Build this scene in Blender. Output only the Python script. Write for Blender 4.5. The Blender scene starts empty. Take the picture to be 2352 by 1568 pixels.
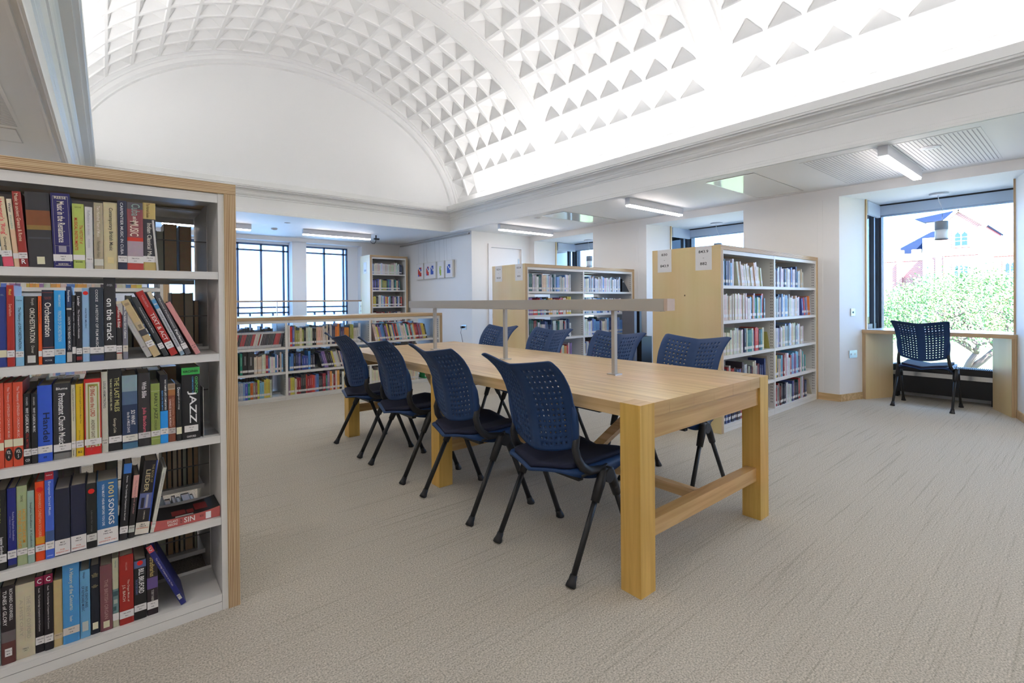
import bpy, math, random
from mathutils import Matrix, Vector
C = bpy.context.scene.collection
SC = bpy.context.scene
random.seed(7)
# ------------------------------------------------------------------ camera, sky, sun, exposure
cam_d = bpy.data.cameras.new('camera'); cam = bpy.data.objects.new('camera', cam_d); C.objects.link(cam); SC.camera = cam
FPX, PX, PY = 1118.3, 1175.2, 697.7
YAW, PITCH, ROLL = 0.6914, 0.007, 0.0082
def rot_rows(y, p, r):
    c, s = math.cos, math.sin
    Rz = Matrix(((c(r), -s(r), 0), (s(r), c(r), 0), (0, 0, 1))); Rx = Matrix(((1, 0, 0), (0, c(p), -s(p)), (0, s(p), c(p))))
    M = Rz @ Rx
    b = M @ Vector((c(y), 0, -s(y))); a = M @ Vector((-s(y), 0, -c(y))); z = M @ Vector((0, 1, 0))
    return Matrix((b, a, z))
CR_ = rot_rows(YAW, PITCH, ROLL)
cam.matrix_world = Matrix.Translation((0, 0, 1.18)) @ CR_.to_4x4()
cam_d.sensor_width = 36; cam_d.lens = FPX / 2352 * 36
cam_d.shift_x = (1176 - PX) / 2352; cam_d.shift_y = -(784 - PY) / 2352
cam_d.clip_start = .05; cam_d.clip_end = 300
w = bpy.data.worlds.new('sky'); SC.world = w; w.use_nodes = True
bg = w.node_tree.nodes['Background']; bg.inputs['Color'].default_value = (.30, .56, 1.0, 1); bg.inputs['Strength'].default_value = 5.2
sun_d = bpy.data.lights.new('sun', 'SUN'); sun_d.energy = 36; sun_d.angle = .01; sun_d.color = (1, .96, .9)
sun = bpy.data.objects.new('sun', sun_d); C.objects.link(sun); sun.rotation_euler = Vector((.55, .55, -.72)).to_track_quat('-Z', 'Y').to_euler()
def area(name, loc, dirv, sx, sy, power, col, up='Y', portal=False):
    d = bpy.data.lights.new(name, 'AREA'); d.shape = 'RECTANGLE'; d.size = sx; d.size_y = sy; d.energy = power; d.color = col
    o = bpy.data.objects.new(name, d); C.objects.link(o); o.location = loc
    z = -Vector(dirv).normalized(); y = Vector((0, 0, 1)) if up == 'Z' else Vector((0, 1, 0)); x = y.cross(z).normalized(); y = z.cross(x)
    o.rotation_euler = Matrix((x, y, z)).transposed().to_euler()
    if portal: d.cycles.is_portal = True
    return o
# LED strips lying in the cornice troughs along both long sides of the vault
area('cove_light', (4.76, 1.9, 2.80), (.12, 0, 1), .05, 9.6, 52, (1, .98, .965), 'Y')
area('cove_light', (-.30, 1.9, 2.80), (-.12, 0, 1), .05, 9.6, 52, (1, .98, .965), 'Y')
BAYS = (1.14, 3.71, 6.27, -1.43)
for yb in BAYS: area('window_portal', (7.56, yb, 1.3), (-1, 0, 0), 1.25, 2.05, 1, (1, 1, 1), 'Z', True)
area('window_portal', (2.3, 10.4, 1.3), (0, -1, 0), 3.6, 2.1, 1, (1, 1, 1), 'Z', True)
SC.view_settings.view_transform = 'Standard'; SC.view_settings.look = 'None'; SC.view_settings.gamma = 1
SC.view_settings.use_curve_mapping = False; SC.view_settings.exposure = 0.93

# ------------------------------------------------------------------ materials
MATS = {}
def _new(name):
    m = bpy.data.materials.new(name); m.use_nodes = True; MATS[name] = m
    nt = m.node_tree; return m, nt, nt.nodes['Principled BSDF']
def mat(name, col, rough=.5, metal=0., spec=.5, emit=None, es=0., bump=None):
    if name in MATS: return MATS[name]
    m, nt, b = _new(name)
    b.inputs['Base Color'].default_value = (*col, 1); b.inputs['Roughness'].default_value = rough; b.inputs['Metallic'].default_value = metal
    b.inputs['Specular IOR Level'].default_value = spec
    n = nt.nodes.new('ShaderNodeTexNoise'); n.inputs['Scale'].default_value = (bump or (40, .02))[0]; n.inputs['Detail'].default_value = 3
    tc = nt.nodes.new('ShaderNodeTexCoord'); nt.links.new(tc.outputs['Object'], n.inputs['Vector'])
    bp = nt.nodes.new('ShaderNodeBump'); bp.inputs['Strength'].default_value = (bump or (40, .02))[1]; bp.inputs['Distance'].default_value = .002
    nt.links.new(n.outputs['Fac'], bp.inputs['Height']); nt.links.new(bp.outputs['Normal'], b.inputs['Normal'])
    if emit: b.inputs['Emission Color'].default_value = (*emit, 1); b.inputs['Emission Strength'].default_value = es
    return m
def ramp(nt, stops):
    r = nt.nodes.new('ShaderNodeValToRGB'); e = r.color_ramp.elements
    e[0].position, e[0].color = stops[0][0], (*stops[0][1], 1); e[1].position, e[1].color = stops[-1][0], (*stops[-1][1], 1)
    for p, c in stops[1:-1]:
        k = e.new(p); k.color = (*c, 1)
    return r
def wood(name, axis, c1, c2, rough=.42, sc=1., edge=False):
    m, nt, b = _new(name)
    tc = nt.nodes.new('ShaderNodeTexCoord'); mp = nt.nodes.new('ShaderNodeMapping'); nt.links.new(tc.outputs['Object'], mp.inputs['Vector'])
    s = [34 * sc] * 3; s[axis] = 1.6 * sc; mp.inputs['Scale'].default_value = s
    n = nt.nodes.new('ShaderNodeTexNoise'); n.inputs['Scale'].default_value = 1; n.inputs['Detail'].default_value = 6; n.inputs['Distortion'].default_value = .6
    nt.links.new(mp.outputs[0], n.inputs['Vector'])
    r = ramp(nt, [(.3, c2), (.5, tuple((a + d) / 2 for a, d in zip(c1, c2))), (.66, c1)]); nt.links.new(n.outputs['Fac'], r.inputs['Fac'])
    n2 = nt.nodes.new('ShaderNodeTexNoise'); n2.inputs['Scale'].default_value = 2.2; nt.links.new(tc.outputs['Object'], n2.inputs['Vector'])
    mx = nt.nodes.new('ShaderNodeMix'); mx.data_type = 'RGBA'; mx.blend_type = 'MULTIPLY'; mx.inputs[0].default_value = .18
    nt.links.new(r.outputs['Color'], mx.inputs[6]); nt.links.new(n2.outputs['Color'], mx.inputs[7]); 
    nt.links.new(mx.outputs[2], b.inputs['Base Color']); b.inputs['Roughness'].default_value = rough
    bp = nt.nodes.new('ShaderNodeBump'); bp.inputs['Strength'].default_value = .08; bp.inputs['Distance'].default_value = .001
    nt.links.new(n.outputs['Fac'], bp.inputs['Height']); nt.links.new(bp.outputs['Normal'], b.inputs['Normal'])
    return m
def ply_edge(name, axis, ofs=0.):
    m, nt, b = _new(name)
    tc = nt.nodes.new('ShaderNodeTexCoord'); sp = nt.nodes.new('ShaderNodeSeparateXYZ'); nt.links.new(tc.outputs['Object'], sp.inputs[0])
    mp = nt.nodes.new('ShaderNodeMapping'); s = [2.5] * 3; s[axis] = 420; mp.inputs['Scale'].default_value = s; nt.links.new(tc.outputs['Object'], mp.inputs[0])
    n = nt.nodes.new('ShaderNodeTexNoise'); n.inputs['Scale'].default_value = 1; n.inputs['Detail'].default_value = 4; nt.links.new(mp.outputs[0], n.inputs['Vector'])
    ml = nt.nodes.new('ShaderNodeMath'); ml.operation = 'MULTIPLY'; ml.inputs[1].default_value = 2 * math.pi / .0056; nt.links.new(sp.outputs[axis], ml.inputs[0])
    sn = nt.nodes.new('ShaderNodeMath'); sn.operation = 'SINE'; nt.links.new(ml.outputs[0], sn.inputs[0])
    ma = nt.nodes.new('ShaderNodeMath'); ma.operation = 'MULTIPLY_ADD'; ma.inputs[1].default_value = .22; nt.links.new(sn.outputs[0], ma.inputs[0]); nt.links.new(n.outputs['Fac'], ma.inputs[2])
    r = ramp(nt, [(.22, (.24, .12, .05)), (.48, (.50, .34, .17)), (.72, (.70, .54, .34))]); nt.links.new(ma.outputs[0], r.inputs['Fac'])
    nt.links.new(r.outputs['Color'], b.inputs['Base Color']); b.inputs['Roughness'].default_value = .5
    return m
def col_mat(name, rough=.35, spec=.5):
    m, nt, b = _new(name)
    a = nt.nodes.new('ShaderNodeVertexColor'); a.layer_name = 'paint'
    n = nt.nodes.new('ShaderNodeTexNoise'); n.inputs['Scale'].default_value = 60; tc = nt.nodes.new('ShaderNodeTexCoord'); nt.links.new(tc.outputs['Object'], n.inputs['Vector'])
    mx = nt.nodes.new('ShaderNodeMix'); mx.data_type = 'RGBA'; mx.blend_type = 'OVERLAY'; mx.inputs[0].default_value = .12
    nt.links.new(a.outputs['Color'], mx.inputs[6]); nt.links.new(n.outputs['Color'], mx.inputs[7]); nt.links.new(mx.outputs[2], b.inputs['Base Color'])
    b.inputs['Roughness'].default_value = rough; b.inputs['Specular IOR Level'].default_value = spec
    return m
def glass_mat(name, tint=(.97, .99, 1), g=.06):
    m, nt, b = _new(name); nt.nodes.remove(b)
    out = nt.nodes['Material Output']; t = nt.nodes.new('ShaderNodeBsdfTransparent'); t.inputs['Color'].default_value = (*tint, 1)
    gl = nt.nodes.new('ShaderNodeBsdfGlossy'); gl.inputs['Roughness'].default_value = .02; mx = nt.nodes.new('ShaderNodeMixShader')
    lw = nt.nodes.new('ShaderNodeFresnel'); lw.inputs['IOR'].default_value = 1.3
    nt.links.new(lw.outputs[0], mx.inputs[0]); nt.links.new(t.outputs[0], mx.inputs[1]); nt.links.new(gl.outputs[0], mx.inputs[2]); nt.links.new(mx.outputs[0], out.inputs['Surface'])
    return m
def carpet():
    m, nt, b = _new('carpet')
    tc = nt.nodes.new('ShaderNodeTexCoord')
    mp = nt.nodes.new('ShaderNodeMapping'); mp.inputs['Scale'].default_value = (1.1, 75, 1); nt.links.new(tc.outputs['Object'], mp.inputs[0])
    n = nt.nodes.new('ShaderNodeTexNoise'); n.inputs['Scale'].default_value = 1; n.inputs['Detail'].default_value = 5; n.inputs['Distortion'].default_value = .3; nt.links.new(mp.outputs[0], n.inputs['Vector'])
    r = ramp(nt, [(.0, (.38, .345, .28)), (.34, (.46, .42, .35)), (.42, (.54, .495, .42)), (1, (.57, .53, .455))]); nt.links.new(n.outputs['Fac'], r.inputs['Fac'])
    f = nt.nodes.new('ShaderNodeTexNoise'); f.inputs['Scale'].default_value = 170; f.inputs['Detail'].default_value = 2; nt.links.new(tc.outputs['Object'], f.inputs['Vector'])
    r2 = ramp(nt, [(.3, (.50, .50, .48)), (.7, (1.35, 1.35, 1.35))]); nt.links.new(f.outputs['Fac'], r2.inputs['Fac'])
    mx = nt.nodes.new('ShaderNodeMix'); mx.data_type = 'RGBA'; mx.blend_type = 'MULTIPLY'; mx.inputs[0].default_value = .8
    nt.links.new(r.outputs[0], mx.inputs[6]); nt.links.new(r2.outputs[0], mx.inputs[7]); nt.links.new(mx.outputs[2], b.inputs['Base Color'])
    b.inputs['Roughness'].default_value = .95; b.inputs['Specular IOR Level'].default_value = .1
    bp = nt.nodes.new('ShaderNodeBump'); bp.inputs['Strength'].default_value = .6; bp.inputs['Distance'].default_value = .004; nt.links.new(f.outputs['Fac'], bp.inputs['Height']); nt.links.new(bp.outputs[0], b.inputs['Normal'])
    return m
def brick():
    m, nt, b = _new('red_brick')
    tc = nt.nodes.new('ShaderNodeTexCoord'); mp = nt.nodes.new('ShaderNodeMapping'); mp.inputs['Rotation'].default_value = (0, math.pi / 2, math.pi / 2); nt.links.new(tc.outputs['Object'], mp.inputs[0])
    br = nt.nodes.new('ShaderNodeTexBrick'); br.inputs['Scale'].default_value = 1.6; br.inputs['Color1'].default_value = (.42, .12, .10, 1); br.inputs['Color2'].default_value = (.34, .10, .09, 1); br.inputs['Mortar'].default_value = (.5, .42, .38, 1)
    br.inputs['Mortar Size'].default_value = .03; nt.links.new(mp.outputs[0], br.inputs['Vector']); nt.links.new(br.outputs['Color'], b.inputs['Base Color']); b.inputs['Roughness'].default_value = .9
    return m
PLASTER = mat('white_plaster', (.82, .82, .81), .6, bump=(90, .03))
VAULT = mat('vault_plaster', (.86, .86, .86), .6)
CORN = mat('cornice_paint', (.80, .80, .79), .45)
CARPET = carpet()
OAKY = wood('oak_lengthwise', 1, (.80, .58, .32), (.56, .36, .16), .3)
OAKX = wood('oak_crosswise', 0, (.68, .44, .19), (.50, .29, .10), .35)
OAKZ = wood('oak_upright', 2, (.80, .51, .135), (.64, .37, .075), .35)
BIRCH = wood('birch_veneer', 2, (.83, .65, .36), (.79, .595, .30), .4, .25)
BIRCHH = wood('birch_veneer_flat', 0, (.70, .55, .33), (.60, .44, .24), .35, .35)
EZ = ply_edge('plywood_edge_flat', 2); EX = ply_edge('plywood_edge_upright', 0); EY = ply_edge('plywood_edge_side', 1)
STEEL = mat('white_powder_steel', (.72, .71, .68), .38, bump=(200, .03))
ALU = mat('satin_aluminium', (.44, .42, .385), .45, .3)
LAMPW = mat('lamp_housing_white', (.74, .75, .78), .4)
GLOW = mat('lamp_diffuser', (.9, .9, .9), .4, emit=(1, .90, .87), es=18)
NAVY = mat('navy_plastic', (.012, .043, .138), .48, spec=.35, bump=(300, .08))
NPAD = mat('navy_upholstery', (.010, .013, .038), .8, bump=(500, .2))
BLACK = mat('black_metal', (.012, .012, .013), .45)
BLKP = mat('black_plastic', (.014, .014, .016), .5)
GLASS = glass_mat('window_glass')
FRAMEF = mat('window_frame_painted_glow', (.075, .13, .25), .45)  # far frames: blue glow of the bright windows painted into the colour
FRAMEB = mat('dark_grey_window_frame', (.028, .035, .05), .45)
BLIND = mat('blind_fabric', (.55, .62, .72), .7)
PAINT = col_mat('book_covers', .38); PAPERW = mat('white_paper', (.80, .79, .80), .7); INK = mat('black_ink', (.02, .02, .02), .7)
PAGES = mat('page_edges', (.60, .54, .43), .85, bump=(400, .25))
CHROME = mat('polished_steel', (.6, .6, .6), .18, 1.)
BRUSH = mat('brushed_steel', (.55, .54, .52), .35, 1.)
CHAR = mat('black_radiator', (.008, .008, .009), .5)
BRICK = brick(); STONE = mat('pale_stone', (.62, .58, .5), .9, bump=(3, .5)); SLATE = mat('slate_roof', (.012, .022, .055), .9, spec=.1); LEAD = mat('leaded_glass', (.02, .045, .09), .3)
GRASS = mat('lawn_grass', (.09, .13, .06), .95, bump=(5, 1)); BARK = mat('tree_bark', (.13, .10, .09), .95, bump=(8, 1)); LEAF = mat('tree_leaves', (.075, .17, .05), .7); LEAF2 = mat('tree_leaves_painted_sun', (.19, .29, .12), .7)  # second leaf colour is a paler copy with sunlight painted in
PATH = mat('pale_gravel', (.22, .21, .2), .9)
PRINTR = mat('red_print', (.6, .06, .05), .7); PRINTB = mat('blue_print', (.05, .12, .5), .7); PRINTG = mat('green_print', (.35, .5, .06), .7); CANVAS = mat('off_white_mount', (.74, .72, .66), .7)
GREENW = mat('semi_gloss_panel', (.76, .78, .76), .12)
REDST = mat('red_dot', (.75, .02, .02), .5)

# ------------------------------------------------------------------ mesh helpers
class MB:
    def __init__(s): s.v = []; s.f = []; s.m = []; s.mats = []; s.c = []; s.sm = []
    def mi(s, m):
        if m not in s.mats: s.mats.append(m)
        return s.mats.index(m)
    def add(s, vs, fs, m, col=None, smooth=False):
        b = len(s.v); s.v += [tuple(p) for p in vs]; k = s.mi(m)
        for f in fs: s.f.append(tuple(b + i for i in f)); s.m.append(k); s.c.append(col); s.sm.append(smooth)
        return s
    def box(s, x0, y0, z0, x1, y1, z1, m, col=None, mx=None, my=None, mz=None):
        if x0 > x1: x0, x1 = x1, x0
        if y0 > y1: y0, y1 = y1, y0
        if z0 > z1: z0, z1 = z1, z0
        v = [(x0, y0, z0), (x1, y0, z0), (x1, y1, z0), (x0, y1, z0), (x0, y0, z1), (x1, y0, z1), (x1, y1, z1), (x0, y1, z1)]
        b = len(s.v); s.v += v
        for f, mm in (((3, 2, 1, 0), mz), ((4, 5, 6, 7), mz), ((0, 1, 5, 4), my), ((2, 3, 7, 6), my), ((1, 2, 6, 5), mx), ((3, 0, 4, 7), mx)):
            s.f.append(tuple(b + i for i in f)); s.m.append(s.mi(mm or m)); s.c.append(col); s.sm.append(False)
        return s
    def bar(s, p, q, w, h, m, up=(0, 0, 1), w2=None, h2=None, col=None):
        p, q = Vector(p), Vector(q); d = (q - p).normalized(); u = Vector(up); r = d.cross(u)
        if r.length < 1e-4: r = d.cross(Vector((0, 1, 0)))
        r.normalize(); u = r.cross(d).normalized(); w2 = w2 or w; h2 = h2 or h; vs = []
        for c, a, b_ in ((p, w, h), (q, w2, h2)):
            for i, j in ((-1, -1), (1, -1), (1, 1), (-1, 1)): vs.append(c + r * (a / 2 * i) + u * (b_ / 2 * j))
        return s.add(vs, [(3, 2, 1, 0), (4, 5, 6, 7), (0, 1, 5, 4), (1, 2, 6, 5), (2, 3, 7, 6), (3, 0, 4, 7)], m, col)
    def tube(s, pts, rad, m, n=12, cap=True, flat=1., up=(0, 0, 1)):
        pts = [Vector(p) for p in pts]; rad = rad if isinstance(rad, (list, tuple)) else [rad] * len(pts); vs = []; fs = []
        for i, p in enumerate(pts):
            d = (pts[min(i + 1, len(pts) - 1)] - pts[max(i - 1, 0)]).normalized(); r = d.cross(Vector(up))
            if r.length < 1e-3: r = d.cross(Vector((1, 0, 0)))
            r.normalize(); u = r.cross(d).normalized()
            for k in range(n): a = 2 * math.pi * k / n; vs.append(p + r * math.cos(a) * rad[i] + u * math.sin(a) * rad[i] * flat)
        for i in range(len(pts) - 1):
            for k in range(n): a = i * n + k; b = i * n + (k + 1) % n; fs.append((a, b, b + n, a + n))
        s.add(vs, fs, m, smooth=True)
        if cap:
            b0 = len(s.v) - len(vs); s.f.append(tuple(b0 + k for k in reversed(range(n)))); s.f.append(tuple(b0 + (len(pts) - 1) * n + k for k in range(n)))
            s.m += [s.mi(m)] * 2; s.c += [None] * 2; s.sm += [False] * 2
        return s
    def cyl(s, c, r, h, m, n=32, axis='z'):
        c = Vector(c); a = {'z': (0, 0, 1), 'x': (1, 0, 0), 'y': (0, 1, 0)}[axis]; return s.tube([c, c + Vector(a) * h], r, m, n)
    def prism(s, poly, z0, z1, m, col=None):
        n = len(poly); vs = [(x, y, z0) for x, y in poly] + [(x, y, z1) for x, y in poly]
        return s.add(vs, [tuple(reversed(range(n))), tuple(range(n, 2 * n))] + [(i, (i + 1) % n, n + (i + 1) % n, n + i) for i in range(n)], m, col)
    def build(s, name, parent=None, origin=None):
        me = bpy.data.meshes.new(name); v = s.v; pl = Vector((0, 0, 0)); q = parent
        while q: pl += Vector(q.location); q = q.parent
        if parent and pl.length: v = [(a - pl[0], b - pl[1], c - pl[2]) for a, b, c in v]
        if origin and not parent: v = [(a - origin[0], b - origin[1], c - origin[2]) for a, b, c in v]
        me.from_pydata(v, [], s.f); 
        for m in s.mats: me.materials.append(m)
        me.polygons.foreach_set('material_index', s.m); me.polygons.foreach_set('use_smooth', s.sm)
        if any(c is not None for c in s.c):
            ca = me.color_attributes.new('paint', 'FLOAT_COLOR', 'CORNER'); buf = []
            for f, c in zip(s.f, s.c): buf += list((*(c or (.5, .5, .5)), 1)) * len(f)
            ca.data.foreach_set('color', buf)
        me.update(); o = bpy.data.objects.new(name, me); C.objects.link(o)
        if origin and not parent: o.location = origin
        if parent: o.parent = parent
        return o
def rot_pts(vs, M): return [tuple(M @ Vector(p)) for p in vs]
def tag(o, label, cat, group=None, kind=None):
    o['label'] = label; o['category'] = cat
    if group: o['group'] = group
    if kind: o['kind'] = kind
    return o
def struct(o): o['kind'] = 'structure'; return o
def thing(name, label, cat, loc=(0, 0, 0), rz=0., group=None):
    o = bpy.data.objects.new(name, None); C.objects.link(o); o.location = loc; o.rotation_euler = (0, 0, rz); o.empty_display_size = .1
    return tag(o, label, cat, group)
def dup(root, loc, rz, label):
    r = root.copy(); C.objects.link(r); r.location = loc; r.rotation_euler = (0, 0, rz); r['label'] = label
    for ch in list(root.children):
        c = ch.copy(); C.objects.link(c); c.parent = r
        for g in list(ch.children):
            d = g.copy(); C.objects.link(d); d.parent = c
    return r
# text: every string is turned into a flat mesh part; requests are collected and made in one go
TEXTQ = []
def text_part(parent, items, name='lettering'):
    """items: (string, origin, xdir, ydir, length, height, material); the text is centred on origin"""
    TEXTQ.append((parent, items, name))
def flush_text():
    uniq = {}
    for _, items, _n in TEXTQ:
        for it in items:
            if it[0] not in uniq:
                cu = bpy.data.curves.new('glyphs', 'FONT'); cu.body = it[0]; cu.align_x = 'CENTER'; cu.resolution_u = 2; cu.offset = .012; cu.space_line = .95
                o = bpy.data.objects.new('glyphs', cu); C.objects.link(o); uniq[it[0]] = o
    bpy.context.view_layer.update(); dg = bpy.context.evaluated_depsgraph_get(); geo = {}
    for k, o in uniq.items():
        me = bpy.data.meshes.new_from_object(o.evaluated_get(dg)); vs = [v.co.copy() for v in me.vertices]; fs = [tuple(p.vertices) for p in me.polygons]
        if vs:
            x0 = min(v.x for v in vs); x1 = max(v.x for v in vs); y0 = min(v.y for v in vs); y1 = max(v.y for v in vs)
            geo[k] = ([((v.x - (x0 + x1) / 2) / (x1 - x0), (v.y - (y0 + y1) / 2) / (y1 - y0)) for v in vs], fs)
        bpy.data.meshes.remove(me)
    for o in uniq.values():
        cu = o.data; bpy.data.objects.remove(o); bpy.data.curves.remove(cu)
    for parent, items, name in TEXTQ:
        mb = MB()
        for s, og, xd, yd, ln, ht, m in items:
            if s not in geo: continue
            g, fs = geo[s]; og, xd, yd = Vector(og), Vector(xd), Vector(yd)
            c = None
            if isinstance(m, tuple): c = m; m = PAINT
            mb.add([og + xd * (x * ln) + yd * (y * ht) for x, y in g], fs, m, c)
        if mb.f: mb.build(name, parent)
# ------------------------------------------------------------------ the room
X0, X1, Y0, Y1, ZC, ZL = -1.93, 6.39, -4.6, 9.97, 2.43, 2.33
OX0, OX1, OY0, OY1 = -.27, 4.73, -3.4, 7.43          # opening of the vault in the flat ceiling
XC = 2.23
struct(MB().box(X0 - .3, Y0 - .3, -.12, 7.7, 10.6, 0, CARPET).build('floor'))
BH, BW = .745, .62                                   # half widths of a bay at the wall and at the glass
GX = 7.5
# flat ceiling round the opening
c = MB()
c.box(X0 - .2, Y0 - .2, ZC, OX0 - .04, 10.5, ZC + .12, PLASTER).box(OX1 + .04, Y0 - .2, ZC, X1 + .05, 10.5, ZC + .12, PLASTER)
c.box(OX0 - .04, OY1 + .04, ZC, OX1 + .04, 10.5, ZC + .12, PLASTER).box(OX0 - .04, Y0 - .2, ZC, OX1 + .04, OY0 - .04, ZC + .12, PLASTER)
struct(c.build('ceiling'))
# right wall: piers with splayed reveals, lintel and the soffit of the bays
edges = sorted(BAYS); walls = MB(); piers = []
ys = [(-3.9, edges[0] - BH)] + [(edges[i] + BH, edges[i + 1] - BH) for i in range(3)] + [(edges[3] + BH, 7.15)]
for i, (a, b) in enumerate(ys):
    lo = a - .01 if i == 0 else a; sa = 0 if i == 0 else -.13; sb = 0 if i == 4 else .13
    walls.prism([(X1, lo), (X1, b), (6.84, b + sb), (6.87, b + sb), (6.87, a + sa), (6.84, a + sa)][::-1], 0, ZL + .002, PLASTER); piers.append((a, b))
walls.box(X1, Y0, ZL, 7.7, 7.2, ZC + .11, PLASTER); walls.box(X1, Y0, 0, 7.55, -3.9, ZC, PLASTER)
for yb in edges:
    walls.box(7.44, yb - .70, 0, 7.56, yb + .70, .29, PLASTER).box(6.86, yb + .655, 0, 7.5, yb + .78, .80, PLASTER).box(6.86, yb - .78, 0, 7.5, yb - .655, .80, PLASTER)
struct(walls.build('wall_right'))
# access panels on the piers
for i, (a, b) in enumerate(((2.05, 2.80), (4.60, 5.34))):
    p = MB().box(X1 - .004, a, .10, X1 + .001, b, 2.31, PLASTER)
    p.box(X1 - .0065, a + .055, .13, X1 - .003, b - .055, 2.28, PLASTER); struct(p.build('trim_%d' % (i + 1)))
# door wall, art wall
d = MB(); d.box(5.0, 7.15, 0, 5.40, 7.30, ZC, PLASTER).box(6.18, 7.15, 0, 7.6, 7.30, ZC, PLASTER).box(5.40, 7.15, 2.19, 6.18, 7.30, ZC, PLASTER).box(5.4, 7.26, 0, 6.18, 7.30, 2.2, PLASTER)
struct(d.build('wall_north_east')); struct(MB().box(5.0, 7.30, 0, 5.15, 10.1, ZC, PLASTER).build('wall_pictures'))
dr = MB().box(5.425, 7.17, .01, 6.155, 7.21, 2.165, mat('door_paint', (.80, .79, .79), .35)).build('door_1'); struct(dr)
fr = MB()
for x0, x1, z0, z1 in ((5.36, 5.425, 0, 2.165), (6.155, 6.22, 0, 2.165), (5.36, 6.22, 2.1655, 2.225)): fr.box(x0, 7.125, z0, x1, 7.17, z1, MATS['door_paint'])
fr.build('door_frame', dr); 
h = MB().tube([(5.50, 7.165, 1.02), (5.50, 7.12, 1.02), (5.61, 7.115, 1.02)], .009, CHROME).cyl((5.50, 7.165, 1.02), .025, .004, CHROME, axis='y').build('door_handle', dr)
MB().box(5.47, 7.164, .86, 5.53, 7.171, .94, BRUSH).build('lock_plate', dr)
MB().box(6.10, 7.160, 1.72, 6.125, 7.172, 1.98, BRUSH).build('push_plate', dr)
# far wall with three tall windows, pillars in front of the glass
f = MB(); WIN = ((.50, 1.56), (1.74, 2.76), (2.93, 3.93)); ZS, ZW = .28, 2.31
f.box(X0, Y1, 0, .30, 10.3, ZC, PLASTER); f.box(4.14, Y1, 0, 5.0, 10.4, ZC, PLASTER)
f.box(.30, Y1, 2.352, 4.14, 10.3, ZC, PLASTER)
f.box(.30, 10.2, 0, 4.14, 10.36, ZS, PLASTER); f.box(.30, 10.2, ZW, 4.14, 10.36, 2.43, PLASTER)
for a, b in ((.30, WIN[0][0]), (WIN[0][1], WIN[1][0]), (WIN[1][1], WIN[2][0]), (WIN[2][1], 4.14)): f.box(a, 10.2, ZS, b, 10.36, ZW, PLASTER)
f.box(2.745, Y1 + .0, 0, 3.01, 10.2, 2.36, PLASTER); f.box(1.45, Y1, 0, 1.68, 10.2, 2.36, PLASTER)
struct(f.build('wall_far'))
for k, (a, b) in enumerate(WIN):
    fm = MB(); yy = 10.24; t = .028
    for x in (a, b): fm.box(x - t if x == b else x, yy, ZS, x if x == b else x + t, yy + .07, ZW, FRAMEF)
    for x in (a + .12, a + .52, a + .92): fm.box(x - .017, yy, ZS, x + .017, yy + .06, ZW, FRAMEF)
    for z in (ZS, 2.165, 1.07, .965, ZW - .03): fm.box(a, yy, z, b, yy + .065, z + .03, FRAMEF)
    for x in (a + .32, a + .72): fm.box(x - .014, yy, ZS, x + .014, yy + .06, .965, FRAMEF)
    o = struct(fm.build('window_%d' % (k + 4))); MB().box(a, yy + .035, ZS, b, yy + .04, ZW, GLASS).build('window_pane', o)
# left and near walls (behind the camera)
struct(MB().box(X0 - .2, Y0, 0, X0, 10.3, ZC, PLASTER).build('wall_left')); struct(MB().box(X0, Y0 - .2, 0, 7.7, Y0, ZC, PLASTER).build('wall_near'))
# oak skirting
sk = MB()
def skirt(p, q, n):
    p, q, n = Vector(p), Vector(q), Vector(n).normalized() * .012; v = [p, q, q + n, p + n]; sk.prism([(a.x, a.y) for a in v] if ((q - p).cross(n)).z > 0 else [(a.x, a.y) for a in v][::-1], 0, .08, OAKY)
for a, b in ys:
    skirt((X1, a, 0), (X1, b, 0), (-1, 0, 0))
    if b < 7: skirt((X1, b, 0), (6.772, b + .11, 0), (-.28, 1, 0))
    if a > -3.5: skirt((X1, a, 0), (6.772, a - .11, 0), (-.28, -1, 0))
skirt((5.0, 7.15, 0), (5.0, 9.97, 0), (-1, 0, 0)); skirt((5.0, 7.15, 0), (5.36, 7.15, 0), (0, -1, 0)); struct(sk.build('baseboard_right'))
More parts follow.
